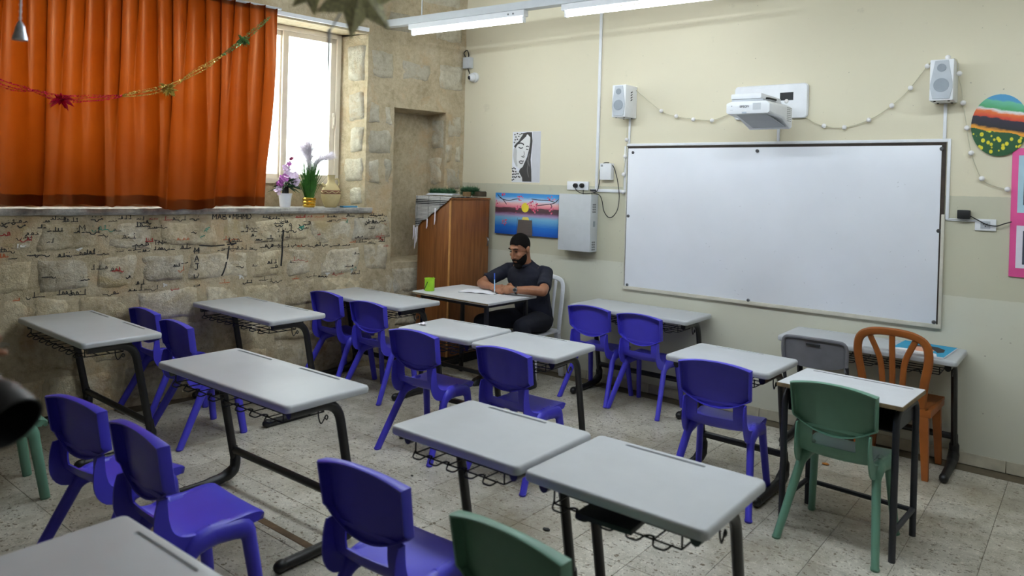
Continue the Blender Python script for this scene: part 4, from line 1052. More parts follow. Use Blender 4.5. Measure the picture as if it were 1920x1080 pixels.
MB().grid(lambda u, v: curtain_pt(u, .0+.022*v)+WNRM*.0025, 330, 2).build('heading_tape', M['curtain'], t, smooth=180, fixn=False)
rb = MB(); rb.tube([LW(2.10, 3.19, .10), LW(4.75, 3.19, .10)], .011, 8); rb.build('rod', M['metal_grey'], t)
for s in (2.13, 3.4, 4.7): MB().tube([LW(s, 3.19, .10), LW(s, 3.19, .0)], .008, 6).build('bracket', M['metal_grey'], t)

gar = [LW(s, h, .215) for s, h in ((4.50, 2.52), (4.067, 2.334), (3.889, 2.301), (3.733, 2.268), (3.55, 2.282), (3.342, 2.322), (3.045, 2.412), (2.85, 2.545), (2.695, 2.659), (2.466, 2.861), (2.248, 3.083))]
t = thing('tinsel_garland', 'red, gold and green foil garland hung across the orange curtain', 'garland')
gp = curve_pts(gar, 14); G = len(gp)
def garland_piece(i0, i1, mat, seed):
    r_ = random.Random(seed); b = MB(); seg = gp[i0:i1+1]
    for k in range(5):
        a0 = k*2*PI/5; pts = []
        for i, p in enumerate(seg):
            w = i/max(1, len(seg)-1); rad = .004+.020*math.sin(PI*w)**.6; a = a0+i*.05
            pts.append(p+WNRM*math.cos(a)*rad+UZ*math.sin(a)*rad)
        for i in range(len(pts)-1):
            A, B = pts[i], pts[i+1]
            for q in range(3):
                A2 = A.lerp(B, q/3); B2 = A.lerp(B, (q+1)/3); o_ = Vector((r_.uniform(-1, 1), r_.uniform(-1, 1), r_.uniform(-1, 1)))*.0062
                b.add([A2+o_, A2-o_, B2-o_*.6, B2+o_*.6], [(0, 1, 2, 3)])
    return b.build('foil_chain', mat, t, smooth=0, fixn=False)
n_ = 14
garland_piece(0, 2*n_, M['tinsel_red'], 1); garland_piece(2*n_, 5*n_, M['tinsel_red'], 2); garland_piece(5*n_, 7*n_-6, M['tinsel_gold'], 3); garland_piece(7*n_-6, int(8.3*n_), M['tinsel_gold'], 4); garland_piece(int(8.3*n_), G-1, M['tinsel_green'], 5)
def foil_bow(p, mat, seed, size=.085):
    r_ = random.Random(seed); b = MB()
    for k in range(46):
        a = r_.uniform(0, 2*PI); el = r_.uniform(-.9, .9); d = Vector((math.cos(a)*math.cos(el), math.sin(a)*math.cos(el), math.sin(el))); l = size*r_.uniform(.5, 1.05)
        o_ = d.orthogonal().normalized()*(size*.13); m_ = p+d*l*.6; e = p+d*l+Vector((0, 0, -.012))
        b.add([p+o_*.3, p-o_*.3, m_-o_, e, m_+o_], [(0, 1, 2, 3, 4)])
    return b.build('foil_bow', mat, t, smooth=0, fixn=False)
foil_bow(LW(3.72, 2.255, .22), M['tinsel_red'], 3, .085); foil_bow(LW(3.03, 2.40, .22), M['tinsel_gold'], 4); foil_bow(LW(2.47, 2.86, .22), M['tinsel_green'], 6, .065)

# ================================================================== ON THE LEDGE
SZ = 1.507
def blossom(b, c, r_, size, face):
    z = face.normalized(); x = z.orthogonal().normalized(); y = z.cross(x)
    for k in range(5):
        a = 2*PI*k/5+r_.random(); d = x*math.cos(a)+y*math.sin(a); o_ = (z.cross(d))*size*.42
        b.add([c, c+d*size*.55+o_+z*size*.15, c+d*size+z*size*.35, c+d*size*.55-o_+z*size*.15], [(0, 1, 2, 3)])
r_ = random.Random(11)
t = thing('potted_flowers', 'white pot of pink and white artificial flowers on the ledge by the curtain', 'potted plant', LW(1.945, SZ, -.06))
MB().lathe([(.042, 0), (.046, .01), (.056, .108), (.060, .110), (.060, .122), (.052, .122), (.050, .112)], 24).build('pot', M['white_pl'], t)
MB().lathe([(.050, .104), (.030, .118), (.0, .124)], 16).build('soil', M['soil'], t)
MB().tube([(0, 0, .11), (.004, 0, .185)], [.030, .026], 8).build('moss_stem', M['soil'], t)
lf = MB()
for k in range(40):
    a = r_.uniform(0, 2*PI); d = Vector((math.cos(a), math.sin(a), r_.uniform(-.4, .7))).normalized(); p = Vector((0, 0, .19))+d*.02; l = r_.uniform(.06, .15)
    o_ = d.cross(UZ).normalized()*l*.15; lf.add([p, p+d*l*.5+o_, p+d*l-UZ*.02, p+d*l*.5-o_], [(0, 1, 2, 3)])
lf.build('leaves', M['leaf'], t, smooth=0, fixn=False)
for (dx, dz, mt, sz, n) in ((.075, .20, 'petal_p', .036, 5), (.05, .255, 'petal_p', .038, 6), (.0, .275, 'petal_w', .040, 5), (-.045, .26, 'petal_w', .042, 6), (-.08, .225, 'petal_w', .036, 5), (.095, .145, 'petal_w', .032, 4), (.02, .33, 'petal_w', .034, 4), (.0, .375, 'petal_p', .026, 3), (-.02, .23, 'petal_w', .036, 4), (-.02, .425, 'petal_d', .018, 3)):
    c = WT*dx+WNRM*(.035+.03*r_.random())+UZ*dz; b = MB()
    MB().tube([Vector((0, 0, .16)), c*.6+UZ*.06, c], .0025, 5).build('stem', M['leaf'], t)
    for q in range(n): blossom(b, c+Vector((r_.uniform(-1, 1), r_.uniform(-1, 1), r_.uniform(-1, 1)))*sz*.5, r_, sz, WNRM+Vector((r_.uniform(-.8, .8), r_.uniform(-.8, .8), r_.uniform(-.3, .9))))
    b.build('blossom', M[mt], t, smooth=0, fixn=False)
t = thing('potted_grass', 'gold ribbed pot of tall artificial grass with white plumes on the ledge', 'potted plant', LW(1.715, SZ, -.06))
MB().lathe([(.046, 0), (.056, .012), (.058, .022), (.050, .03), (.058, .038), (.060, .048), (.052, .057), (.059, .066), (.060, .078), (.054, .086), (.050, .086)], 28).build('pot', M['gold'], t)
gb_ = MB()
for k in range(230):
    a = r_.uniform(0, 2*PI); rr_ = .035*math.sqrt(r_.random()); p = Vector((rr_*math.cos(a), rr_*math.sin(a), .08)); lean = r_.uniform(.02, .34)**1.3; H_ = r_.uniform(.20, .40); b2 = r_.uniform(0, 2*PI) if r_.random() < .4 else a
    d = Vector((math.cos(b2), math.sin(b2), 0))
    if d.dot(WNRM) < 0: d = d-WNRM*d.dot(WNRM)*.7
    q1 = p+UZ*H_*.55+d*lean*.25; q2 = p+UZ*H_+d*lean*.6; o_ = WT*.0028
    gb_.add([p-o_, p+o_, q1+o_*.9, q1-o_*.9], [(0, 1, 2, 3)]); gb_.add([q1-o_*.9, q1+o_*.9, q2], [(0, 1, 2)])
tag(gb_.build('grass_blades', M['grass'], t, smooth=0, fixn=False), kind='stuff')
for (a, l, hh) in ((.02, .03, .55), (-.13, .05, .46), (.06, .02, .52)):
    b = MB(); base = Vector((0, 0, .25)); tip = UZ*hh+WT*a+WNRM*l; mid = base.lerp(tip, .5)+UZ*.05
    ax = curve_pts([base, mid, tip-WT*(.05 if a < 0 else -.015)], 10)
    for i in range(4, len(ax)):
        for q in range(40):
            d = Vector((r_.uniform(-1, 1), r_.uniform(-1, 1), r_.uniform(-.2, 1))).normalized(); L_ = .095*math.sin(PI*min(1, max(.08, (i-3)/(len(ax)-3)*.93)))
            e = ax[i]+d*L_+(ax[min(i+1, len(ax)-1)]-ax[i-1]).normalized()*L_*.6; o_ = d.orthogonal().normalized()*.0018
            b.add([ax[i]-o_, ax[i]+o_, e], [(0, 1, 2)])
    b.tube(ax, .0018, 5); b.build('plume', M['plume'], t, smooth=0, fixn=False)
t = thing('clay_jug', 'pale clay jug with brown band and small handle on the window ledge', 'jug', LW(1.505, SZ, -.05))
MB().lathe([(.050, 0), (.056, .006), (.075, .05), (.087, .10), (.088, .13), (.080, .165), (.064, .190), (.046, .212), (.034, .228), (.031, .25), (.032, .282), (.036, .296), (.030, .296), (.026, .27)], 28).build('body', M['clay'], t)
MB().lathe([(.0865, .118), (.0888, .126), (.0875, .142), (.0835, .157), (.082, .157)], 28).build('band', M['clay_band'], t)
wv = MB(); wv.tube([Vector((.090*math.cos(a), .090*math.sin(a), .138+.006*math.sin(a*9))) for a in [2*PI*k/72 for k in range(73)]], .003, 5); wv.build('wave_line', M['clay'], t)
hd = -WT
MB().tube(curve_pts([hd*.034+UZ*.255, hd*.062+UZ*.262, hd*.080+UZ*.24, hd*.080+UZ*.215, hd*.066+UZ*.190], 5), .0075, 8).build('handle', M['clay'], t)
MB().tube([WT*.062+UZ*.190, WT*.092+UZ*.218], [.014, .010], 10).build('spout', M['clay'], t)
t = thing('blue_pen_case', 'small flat light blue case on the ledge beside the jug', 'case', LW(1.335, SZ, -.02), math.atan2(WT.y, WT.x))
MB().bb(-.075, .075, -.035, .035, 0, .014).build('case', flat(74, 140, 176), t, bevel=.004)

# ================================================================== CUPBOARD
t = thing('cupboard', 'tall brown wooden cupboard standing in the corner behind the man', 'cupboard')
CX0, CX1, CY0, CY1, CZ = .014, .448, -.645, -.080, 1.62
MB().bb(CX0, CX1-.018, CY0, CY1, .10, CZ-.018).build('body', M['wood'], t, bevel=.002)
MB().bb(CX0+.02, CX1-.05, CY0+.03, CY1-.02, 0, .10).build('plinth', M['vent_dark'], t)
MB().bb(CX0-.004, CX1+.006, CY0-.006, CY1+.006, CZ-.018, CZ).build('top_board', M['wood'], t, bevel=.002)
d = MB().bb(CX1-.017, CX1, CY0+.012, CY1-.003, .105, CZ-.022).build('door', M['wood'], t, bevel=.002)
MB().tube(curve_pts([(CX1, CY1-.035, 1.225), (CX1+.022, CY1-.04, 1.21), (CX1+.026, CY1-.045, 1.17), (CX1+.012, CY1-.04, 1.14)], 4), .005, 6).build('handle', M['steel'], d)
MB().lathe([(.009, 0), (.009, .004)], 10, (CX1, CY1-.05, .865), mat=Matrix.Rotation(PI/2, 3, 'Y')).build('lock', M['steel'], d)
MB().bb(CX1-.018, CX1-.002, CY0-.001, CY0+.010, .105, CZ-.022).build('edge_strip', M['wood_edge'], t)
# scarf draped over the top
t = thing('checked_scarf', 'black and white checked scarf with tassels draped over the cupboard top', 'scarf')
def scarf(u, v):
    x = CX0-.030+(CX1+.012-(CX0-.030))*u
    hang = (.30+.012*math.sin(u*23))*max(0, 1-u*1.02)**.85+.004
    topl = .40; tot = topl+hang; w = v*tot
    wr = .006*smooth_noise(u*7, v*6, 2)
    if w < topl: return Vector((x, CY0-.014+(topl-w), CZ+.006+abs(wr)+.010*smooth_noise(u*5, v*4)**2))
    return Vector((x+.004*math.sin(w*20), CY0-.014-abs(wr)*1.2, CZ+.004-(w-topl)))
MB().grid(scarf, 40, 46).build('cloth', M['scarf'], t, solid=.002, smooth=180)
for (px, py, l) in ((779, 430, .19), (776, 426, .12), (782, 428, .14), (801, 414, .075), (816, 394, .14)):
    p = bw(px, py, CY0-.020); b = MB()
    for k in range(4): b.tube([p+Vector((k*.004-.006, 0, .02)), p+Vector((k*.004-.006+.004*math.sin(k), -.002*k, -l*.5)), p+Vector((k*.005-.009, -.001*k, -l*(1-.1*k)))], .003, 5)
    b.build('tassel', M['plume'], t)
def tinsel_clump(label, c, lx, ly, lz, n, rot=0):
    b = MB(); r2 = random.Random(n); R = Matrix.Rotation(rot, 3, 'Z')
    for k in range(n):
        p = R @ Vector((r2.uniform(-1, 1)*lx, r2.uniform(-1, 1)*ly, .012+r2.random()*lz*.6)); d = Vector((r2.uniform(-1, 1), r2.uniform(-1, 1), r2.uniform(-.15, 1))).normalized(); o_ = d.orthogonal().normalized()*.0022; e = p+d*r2.uniform(.03, .062)
        e.z = max(e.z, .002); b.add([p-o_, p+o_, e], [(0, 1, 2)])
    b.tube([R @ Vector((-lx, 0, .02)), R @ Vector((lx, 0, .02))], .012, 6)
    o = b.build('tinsel', M['pine'], None, smooth=0, fixn=False); o.location = c
    return tag(o, label, 'tinsel', 'green tinsel on the cupboard')
tinsel_clump('long thin bunch of dark green tinsel on the cupboard left side', (.12, -.42, CZ+.012), .15, .03, .06, 1500, .1)
tinsel_clump('thick round bunch of dark green tinsel on the cupboard right side', (.30, -.22, CZ+.012), .08, .05, .10, 1700, .2)
t = thing('paper_stack', 'loose white papers lying on top of the cupboard', 'papers', (.20, -.50, CZ+.020), .25)
for k in range(4): MB().bb(-.15+k*.01, .14+k*.006, -.08, .09-k*.012, k*.004, k*.004+.003).build('sheet', M['paper'], t)
t = thing('tape_roll', 'brown tape roll lying on the cupboard beside the tinsel', 'tape roll', (.37, -.34, CZ+.012))
MB().lathe([(.026, .0), (.042, 0), (.042, .045), (.026, .045)], 20).build('roll', flat(110, 84, 50), t); MB().lathe([(.022, .001), (.026, .001), (.026, .044), (.022, .044)], 20).build('core', M['vent_dark'], t)
t = thing('small_box', 'small dark brown box on the cupboard right edge', 'box', (.40, -.19, CZ+.012))
MB().bb(-.05, .045, -.05, .06, 0, .048).build('carton', flat(74, 62, 44), t, bevel=.003); MB().bb(-.045, .04, -.045, .055, .048, .052).build('lid', flat(40, 38, 36), t)

# ================================================================== ON THE DESKS
t = thing('pencil_cup', 'lime green mesh pencil cup on the corner of the teacher desk', 'pencil cup', (.625, -1.075, TD))
MB().lathe([(.042, .001), (.044, .004), (.044, .105), (.047, .108), (.047, .113), (.043, .113), (.041, .105), (.041, .006)], 24).build('cup', M['lime'], t)
MB().tube([(-.022, -.045, .01), (.022, -.046, .085)], .0032, 6).build('green_stripe', M['leaf'], t)
MB().tube([(.02, .0, .01), (.035, .012, .125)], .0035, 6).build('pencil', M['lime'], t)
t = thing('notebook', 'open white notebook lying in front of the writing man', 'notebook', (.96, -.775, TD), math.radians(20))
for sx in (-1, 1):
    b = MB(); b.grid(lambda u, v: (sx*.165*u, -.105+.21*v, .004+.010*math.sin(PI*min(1, u*1.15))*(1-u)), 8, 3); b.build('page_block', M['paper'], t, solid=.003)
MB().bb(-.168, .168, -.108, .108, 0, .002).build('cover', flat(60, 60, 66), t)
t = thing('picture_book', 'blue picture book with a girl on the cover lying on the right wall desk', 'book', (4.36, -.27, DH), math.radians(-3))
MB().bb(-.158, .158, -.215, .19, 0, .012).build('pages', M['paper'], t, bevel=.002)
b = MB(); mats = [flat(40, 150, 190), flat(46, 38, 36), flat(222, 160, 130), flat(238, 238, 242)]
for k, (mi, pts) in enumerate([(0, [(-.156, -.213), (.156, -.213), (.156, .188), (-.156, .188)]), (3, [(-.150, -.213), (.120, -.213), (.10, -.13), (.0, -.09), (-.12, -.10), (-.15, -.14)]), (2, disc(.0, -.04, .07, .085)), (1, [(-.09, -.02), (-.08, .06), (-.02, .11), (.06, .10), (.115, .04), (.125, -.05), (.10, -.10), (.075, -.04), (.03, .03), (-.03, .035)])]):
    b.add([(x, y, .0122+k*.0003) for x, y in pts], [tuple(range(len(pts)))], mi)
b.build('cover_print', mats, t, smooth=0, fixn=False)
r_ = random.Random(4); b = MB()
b.grid(lambda u, v: ((u-.5)*.05+.006*smooth_noise(u*6, v*6, 1), (v-.5)*.045, .012+.014*smooth_noise(u*4, v*4, 8)), 8, 8)
o = b.build('plastic_wrapper', M['plume'], None, solid=.0006, smooth=0); o.location = (1.56, -2.06, DH); tag(o, 'crumpled scrap of clear plastic wrapper on the desk', 'wrapper')
t = thing('black_notebook', 'black notebook pushed into the wire basket of the front right desk', 'notebook', (4.00, -3.53, DH-.102), math.radians(4))
MB().bb(-.10, .10, -.09, .11, .005, .022).build('cover', M['black_plastic'], t, bevel=.002)
for (x, y, lab, c, s_) in ((3.889, -.678, 'small orange peel scrap on the floor by the small desk', (170, 110, 40), .022), (3.076, -2.626, 'little tuft of black fluff on the floor near the front desks', (30, 30, 30), .020), (2.069, -2.616, 'tiny black crumb on the floor between the desk rows', (24, 24, 24), .010)):
    b = MB(); b.ball((0, 0, s_*.35), (s_, s_*.7, s_*.35), 8, 6)
    b.v = [tuple(Vector(p)*(1+.35*smooth_noise(p[0]*90, p[1]*90, p[2]*90))) for p in b.v]
    b.v = [(p[0], p[1], max(0.0005, p[2])) for p in b.v]
    o = b.build('floor_scrap', flat(*c)); o.location = (x, y, 0); tag(o, lab, 'litter')

# ================================================================== PEOPLE
def fuse(parts, name, mat, parent, voxel=.006, smooth_it=6, keep=None):
    """union of closed pieces into one continuous skin"""
    ob = bpy.data.objects.new('tmp_fuse', parts.mesh('tmp_fuse', smooth=0)); COL.objects.link(ob)
    md = ob.modifiers.new('r', 'REMESH'); md.mode = 'VOXEL'; md.voxel_size = voxel
    m2 = ob.modifiers.new('s', 'SMOOTH'); m2.factor = .5; m2.iterations = smooth_it
    bpy.context.view_layer.update(); me = evaluated(ob); bpy.data.objects.remove(ob)
    if keep is not None:
        bm = bmesh.new(); bm.from_mesh(me)
        bmesh.ops.delete(bm, geom=[v for v in bm.verts if not keep(v.co)], context='VERTS'); bm.to_mesh(me); bm.free()
    me.materials.clear(); me.materials.append(mat); me.shade_smooth(); me.name = name
    return link(name, me, parent)
def limb(b, pts, rs, n=14, flat_=1.0, sub=5, upref=None):
    P = curve_pts(pts, sub); R = list(np.interp(np.linspace(0, len(pts)-1, len(P)), range(len(pts)), rs))
    b.tube(P, R, n, flat_=flat_, upref=upref); b.ball(P[0], R[0]*.98, 12, 8); b.ball(P[-1], R[-1]*.98, 12, 8)
def ell_ring(c, rx, ry, tilt=0, yaw=0, n=22, power=2.0):
    R = Matrix.Rotation(yaw, 3, 'Z') @ Matrix.Rotation(tilt, 3, 'X'); out = []
    for k in range(n):
        a = 2*PI*k/n; ca, sa = math.cos(a), math.sin(a)
        out.append(R @ Vector((rx*math.copysign(abs(ca)**(2/power), ca), ry*math.copysign(abs(sa)**(2/power), sa), 0))+Vector(c))
    return out
def finger(b, p, dirs, lens, r0):
    pts = [Vector(p)]
    for d, l in zip(dirs, lens): pts.append(pts[-1]+Vector(d).normalized()*l)
    for i in range(len(pts)-1):
        ra = r0*(1-.10*i); rb_ = r0*(1-.10*(i+1)); b.tube([pts[i], pts[i+1]], [ra, rb_], 8); b.ball(pts[i], ra*1.03, 8, 6)
    b.ball(pts[-1], r0*(1-.1*(len(pts)-1)), 8, 6); return pts
man = thing('person', 'seated man in navy short sleeved shirt with dark beard writing at the desk', 'person', (0, 0, 0))
SHR, SHL = Vector((.975, -.385, .975)), Vector((1.395, -.385, .975))
ELR, ELL = Vector((.850, -.640, .852)), Vector((1.535, -.618, .852))
WRR, WRL = Vector((1.045, -.705, .845)), Vector((1.285, -.712, .848))
HC = Vector((1.180, -.500, 1.185)); NB = Vector((1.185, -.415, 1.03))
HR = Matrix.Rotation(math.radians(-2), 3, 'Z') @ Matrix.Rotation(PI, 3, 'Z') @ Matrix.Rotation(math.radians(-24), 3, 'X')   # local +y is the face
def hd_(p): return HC+HR @ (Vector(p)*1.03)
body = MB()
# head
body.ball(hd_((0, -.012, .030)), (.076*1.03, .096*1.03, .098*1.03), 22, 16, HR)
body.ball(hd_((0, .034, -.040)), (.063*1.03, .066*1.03, .085*1.03), 20, 14, HR)
body.ball(hd_((0, .060, -.098)), (.036, .034, .030), 14, 10, HR)
body.ball(hd_((0, .074, .042)), (.052, .022, .020), 14, 8, HR)                                   # brow
for sx in (-1, 1):
    body.ball(hd_((sx*.036, .072, -.020)), (.026, .022, .022), 12, 8, HR)                        # cheek bones
    body.ball(hd_((sx*.079, -.012, -.008)), (.010, .022, .032), 10, 8, HR)                       # ears
    body.ball(hd_((sx*.085, -.022, .004)), (.006, .014, .022), 8, 6, HR)
    body.ball(hd_((sx*.013, .103, -.036)), (.010, .011, .008), 8, 6, HR)
body.tube([hd_((0, .092, .030)), hd_((0, .106, .002)), hd_((0, .122, -.030))], [.0085, .0105, .0135], 10); body.ball(hd_((0, .120, -.030)), .0135, 10, 8)
body.ball(hd_((0, .096, -.068)), (.026, .012, .007), 10, 6, HR); body.ball(hd_((0, .094, -.080)), (.022, .012, .007), 10, 6, HR)
# neck, core, arms, legs
limb(body, [hd_((0, -.035, -.055)), HC.lerp(NB, .6)+Vector((0, .015, 0)), NB+Vector((0, .015, -.06))], [.056, .056, .07])
limb(body, [NB+Vector((0, .02, -.05)), Vector((1.187, -.36, .80)), Vector((1.195, -.30, .53))], [.09, .105, .11])
limb(body, [NB+Vector((0, .02, -.06)), SHR], [.06, .052]); limb(body, [NB+Vector((0, .02, -.06)), SHL], [.06, .052])
limb(body, [SHR, SHR.lerp(ELR, .5)+Vector((-.012, .0, .004)), ELR], [.052, .047, .041]); limb(body, [SHL, SHL.lerp(ELL, .5)+Vector((.012, 0, .004)), ELL], [.052, .047, .042])
limb(body, [ELR, ELR.lerp(WRR, .35)+Vector((0, -.006, .004)), WRR], [.041, .043, .028]); limb(body, [ELL, ELL.lerp(WRL, .35)+Vector((0, -.006, .004)), WRL], [.042, .043, .029])
HIPR, HIPL = Vector((1.10, -.30, .525)), Vector((1.30, -.30, .525)); KNR, KNL = Vector((1.00, -.80, .545)), Vector((1.40, -.74, .545))
ANR, ANL = Vector((1.02, -.72, .10)), Vector((1.42, -.62, .10))
for h_, k_, a_ in ((HIPR, KNR, ANR), (HIPL, KNL, ANL)):
    limb(body, [h_, h_.lerp(k_, .5)+Vector((0, 0, .012)), k_], [.082, .070, .052]); limb(body, [k_, k_.lerp(a_, .4)+Vector((0, .02, 0)), a_], [.052, .052, .036])
# right hand holding the pen: palm, four curled fingers, thumb
def hand(b, wr, fdir, side, up, scale=1.0, curl=1.0):
    """fdir: knuckle direction, side: towards the thumb, up: back of the hand"""
    f_, s_, u_ = (Vector(v).normalized() for v in (fdir, side, up)); k = scale
    Mx = Matrix((s_, f_, u_)).transposed()
    b.ball(wr+f_*.048*k, (.042*k, .056*k, .019*k), 16, 10, Mx); b.tube([wr-f_*.01, wr+f_*.03*k], [.027*k, .030*k], 12)
    b.ball(wr+f_*.036*k+s_*.026*k-u_*.008*k, (.019*k, .034*k, .016*k), 10, 8, Mx)
    tips = []
    for i, (off, l) in enumerate(((.030, 1.0), (.010, 1.08), (-.011, 1.0), (-.030, .80))):
        p = wr+f_*(.092-.006*abs(i-1))*k+s_*off*k
        c1, c2, c3 = .45*curl, 1.25*curl, 1.9*curl
        dr = [f_*math.cos(c)-u_*math.sin(c)+s_*(-.04*(i-1.5)) for c in (c1, c2, c3)]
        tips.append(finger(b, p, dr, (.040*l*k, .026*l*k, .019*l*k), .0098*k))
    p = wr+f_*.028*k+s_*.034*k-u_*.004*k
    finger(b, p, [s_*.75+f_*.75-u_*.15, f_*.95+s_*.1-u_*.5, f_*.8-s_*.35-u_*.5], (.036*k, .030*k, .024*k), .0115*k)
    return tips
FR = Vector((.95, -.22, -.05)); FL = Vector((-.97, -.12, -.05))
hand(body, WRR, FR, (.25, .80, .45), (-.10, -.55, .82), 1.06, .95)
hand(body, WRL, FL, (-.12, .55, .75), (.0, -.78, .60), 1.08, .95)
bodyo = fuse(body, 'body', M['skin'], man, .0042, 5)
# shirt: torso loft and short sleeves
sh = MB()
sh.loft([ell_ring((1.195, -.285, .555), .195, .135), ell_ring((1.195, -.295, .62), .190, .135, .06), ell_ring((1.193, -.315, .70), .186, .132, .12), ell_ring((1.190, -.345, .80), .198, .132, .18), ell_ring((1.187, -.372, .90), .214, .128, .22, power=2.3), ell_ring((1.186, -.388, .965), .220, .112, .24, power=2.4), ell_ring((1.186, -.398, 1.005), .185, .090, .24, power=2.2), ell_ring((1.186, -.405, 1.035), .100, .078, .2), ell_ring((1.186, -.412, 1.055), .070, .068, .2)])
for S, E_, sg in ((SHR, ELR, -1), (SHL, ELL, 1)):
    e = S.lerp(E_, .80); sh.tube([S+Vector((-sg*.06, 0, .005)), S+Vector((sg*.004, .0, .004)), S.lerp(E_, .4)+Vector((sg*.006, 0, .0)), e], [.066, .062, .061, .064], 16); sh.ball(S, .062, 14, 10)
shirt = fuse(sh, 'shirt', M['shirt'], man, .0075, 5)
# wrinkles
me = shirt.data
for v in me.vertices:
    p = v.co; v.co = p+v.normal*(.005*smooth_noise(p.x*14, p.y*14, p.z*9)+.004*smooth_noise(p.x*6+3, p.y*30, p.z*22))
co = MB(); co.tube(curve_pts([NB+Vector((.062*math.cos(a), .058*math.sin(a)-.006-.02*(math.sin(a) < -.5), .022+.022*math.sin(a))) for a in [2*PI*k/16 for k in range(16)]], 3, True), .011, 8, closed=True); co.build('collar', M['shirt'], shirt)
tr = MB()
for h_, k_, a_ in ((HIPR, KNR, ANR), (HIPL, KNL, ANL)):
    limb(tr, [h_, h_.lerp(k_, .5)+Vector((0, 0, .012)), k_], [.105, .088, .070]); limb(tr, [k_, k_.lerp(a_, .4)+Vector((0, .02, 0)), a_+Vector((0, 0, -.03))], [.070, .066, .058])
tr.ball((1.197, -.285, .535), (.20, .15, .105), 20, 12)
fuse(tr, 'trousers', M['trouser'], man, .010, 5)
for a_ in (ANR, ANL):
    b = MB(); b.loft([[Vector((a_.x+x*.045*w, a_.y+yy+0*x, .002+z)) for x, z in ((-1, 0), (1, 0), (1, .03*hh), (.6, .075*hh), (-.6, .075*hh), (-1, .03*hh))] for yy, w, hh in ((.07, .7, .9), (.03, 1, 1.15), (-.08, 1.02, .9), (-.16, .95, .7), (-.20, .6, .5))])
    b.build('shoe', M['black_plastic'], man, bevel=.006)
# hair and beard as shells round the skull
hb = MB(); hb.ball(hd_((0, -.016, .036)), (.0825*1.03, .1010*1.03, .1010*1.03), 30, 24, HR)
HI = HR.inverted()
def keep_hair(c):
    l = HI @ (c-HC)/1.03
    line = .078-.012*min(1, abs(l.x)/.04) if l.y > .05 else .066-(.05-l.y)*1.5
    return l.z > max(line, -.060) 
fuse(hb, 'hair', M['hair'], man, .005, 2, keep_hair)
bd = MB()
bd.ball(hd_((0, .036, -.062)), (.0665*1.03, .0700*1.03, .0800*1.03), 26, 18, HR); bd.ball(hd_((0, .074, -.118)), (.040, .036, .040), 18, 12, HR); bd.ball(hd_((0, .098, -.058)), (.034, .014, .008), 14, 8, HR)
def keep_beard(c):
    l = HI @ (c-HC)/1.03
    if l.y > .098 and abs(l.x) < .022 and -.085 < l.z < -.066: return False
    cheek = -.050-.0*l.x if l.y > .08 and abs(l.x) < .034 else -.062+.9*max(0, abs(l.x)-.030)
    return l.z < cheek and l.y > -.01 and (l.z < -.045 or abs(l.x) > .05)
fuse(bd, 'beard', M['hair'], man, .005, 2, keep_beard)
for sx in (-1, 1):
    MB().tube(curve_pts([hd_((sx*.012, .0965, .040)), hd_((sx*.030, .0950, .047)), hd_((sx*.054, .0790, .041))], 5), [.004]*4+[.0055]*4+[.004]*3, 8).build('eyebrow', M['hair'], man)
    MB().ball(hd_((sx*.032, .0845, .017)), (.0135, .008, .0045), 12, 6, HR).build('eye', M['hair'], man)
# wrist watch and pen
wd = (WRL-ELL).normalized(); wc = WRL-wd*.028; wx = wd.orthogonal().normalized(); wy = wd.cross(wx)
wt = MB(); wt.tube([wc+(wx*math.cos(a)+wy*math.sin(a))*.0345 for a in [2*PI*k/24 for k in range(24)]], .009, 8, closed=True, flat_=.4); wo = wt.build('watch', M['watch'], man)
cdv = (CAM-wc); cdv = (cdv-wd*cdv.dot(wd)).normalized()
q = cdv.to_track_quat('Z', 'Y').to_matrix()
MB().lathe([(.019, -.004), (.020, .004), (.016, .007)], 20, wc+cdv*.036, mat=q).build('watch_case', M['steel'], wo); MB().lathe([(.014, 0), (.014, .0008)], 18, wc+cdv*.0432, mat=q).build('dial', M['vent_dark'], wo)
pen = thing('pen', 'blue and white pen held by the writing man', 'pen')
pa, pb_ = Vector((1.128, -.775, TD+.008)), Vector((1.070, -.715, .972))
pdv = (pb_-pa).normalized()
MB().tube([pa, pa+pdv*.018, pa+pdv*.03], [.0012, .0045, .0048], 8).build('tip', M['white_pl'], pen); MB().tube([pa+pdv*.03, pa+pdv*.125], .0052, 8).build('barrel', flat(150, 190, 226), pen); MB().tube([pa+pdv*.125, pb_], .0056, 8).build('cap', flat(40, 80, 180), pen)

# photographer at the left photo edge: only lens, camera and gripping hand reach into the room view
def at(px, py, d): return CAM+px_ray(px, py)*d
A, B = at(-135, 640, 1.27), at(20, 792, 1.19); ax = (B-A).normalized(); Ll = (B-A).length
qm = ax.to_track_quat('Z', 'Y').to_matrix()
t = thing('photo_camera', 'black photo camera with big lens at the left photo edge', 'camera')
MB().lathe([(.030, -.02), (.036, 0), (.036, Ll*.28), (.039, Ll*.30), (.039, Ll*.52), (.036, Ll*.54), (.037, Ll*.70)], 28, A, mat=qm).build('lens_barrel', M['black_plastic'], t)
zr = MB()
for k in range(36):
    a = 2*PI*k/36; zr.tube([A+qm @ Vector((.0392*math.cos(a), .0392*math.sin(a), Ll*.33)), A+qm @ Vector((.0392*math.cos(a), .0392*math.sin(a), Ll*.50))], .0016, 4)
zr.build('zoom_ring', M['wire'], t)
MB().lathe([(.037, Ll*.70), (.046, Ll*.80), (.049, Ll*1.02), (.045, Ll*1.02), (.040, Ll*.80), (.034, Ll*.74)], 28, A, mat=qm).build('lens_hood', M['black_plastic'], t)
MB().lathe([(.032, Ll*.745), (.034, Ll*.75), (.0, Ll*.78)], 24, A, mat=qm).build('front_glass', M['vent_dark'], t)
cbm = MB(); cbm.box(A-ax*.055, (.150, .105, .070), mat=qm); cbm.build('camera_body', M['black_plastic'], t, bevel=.012)
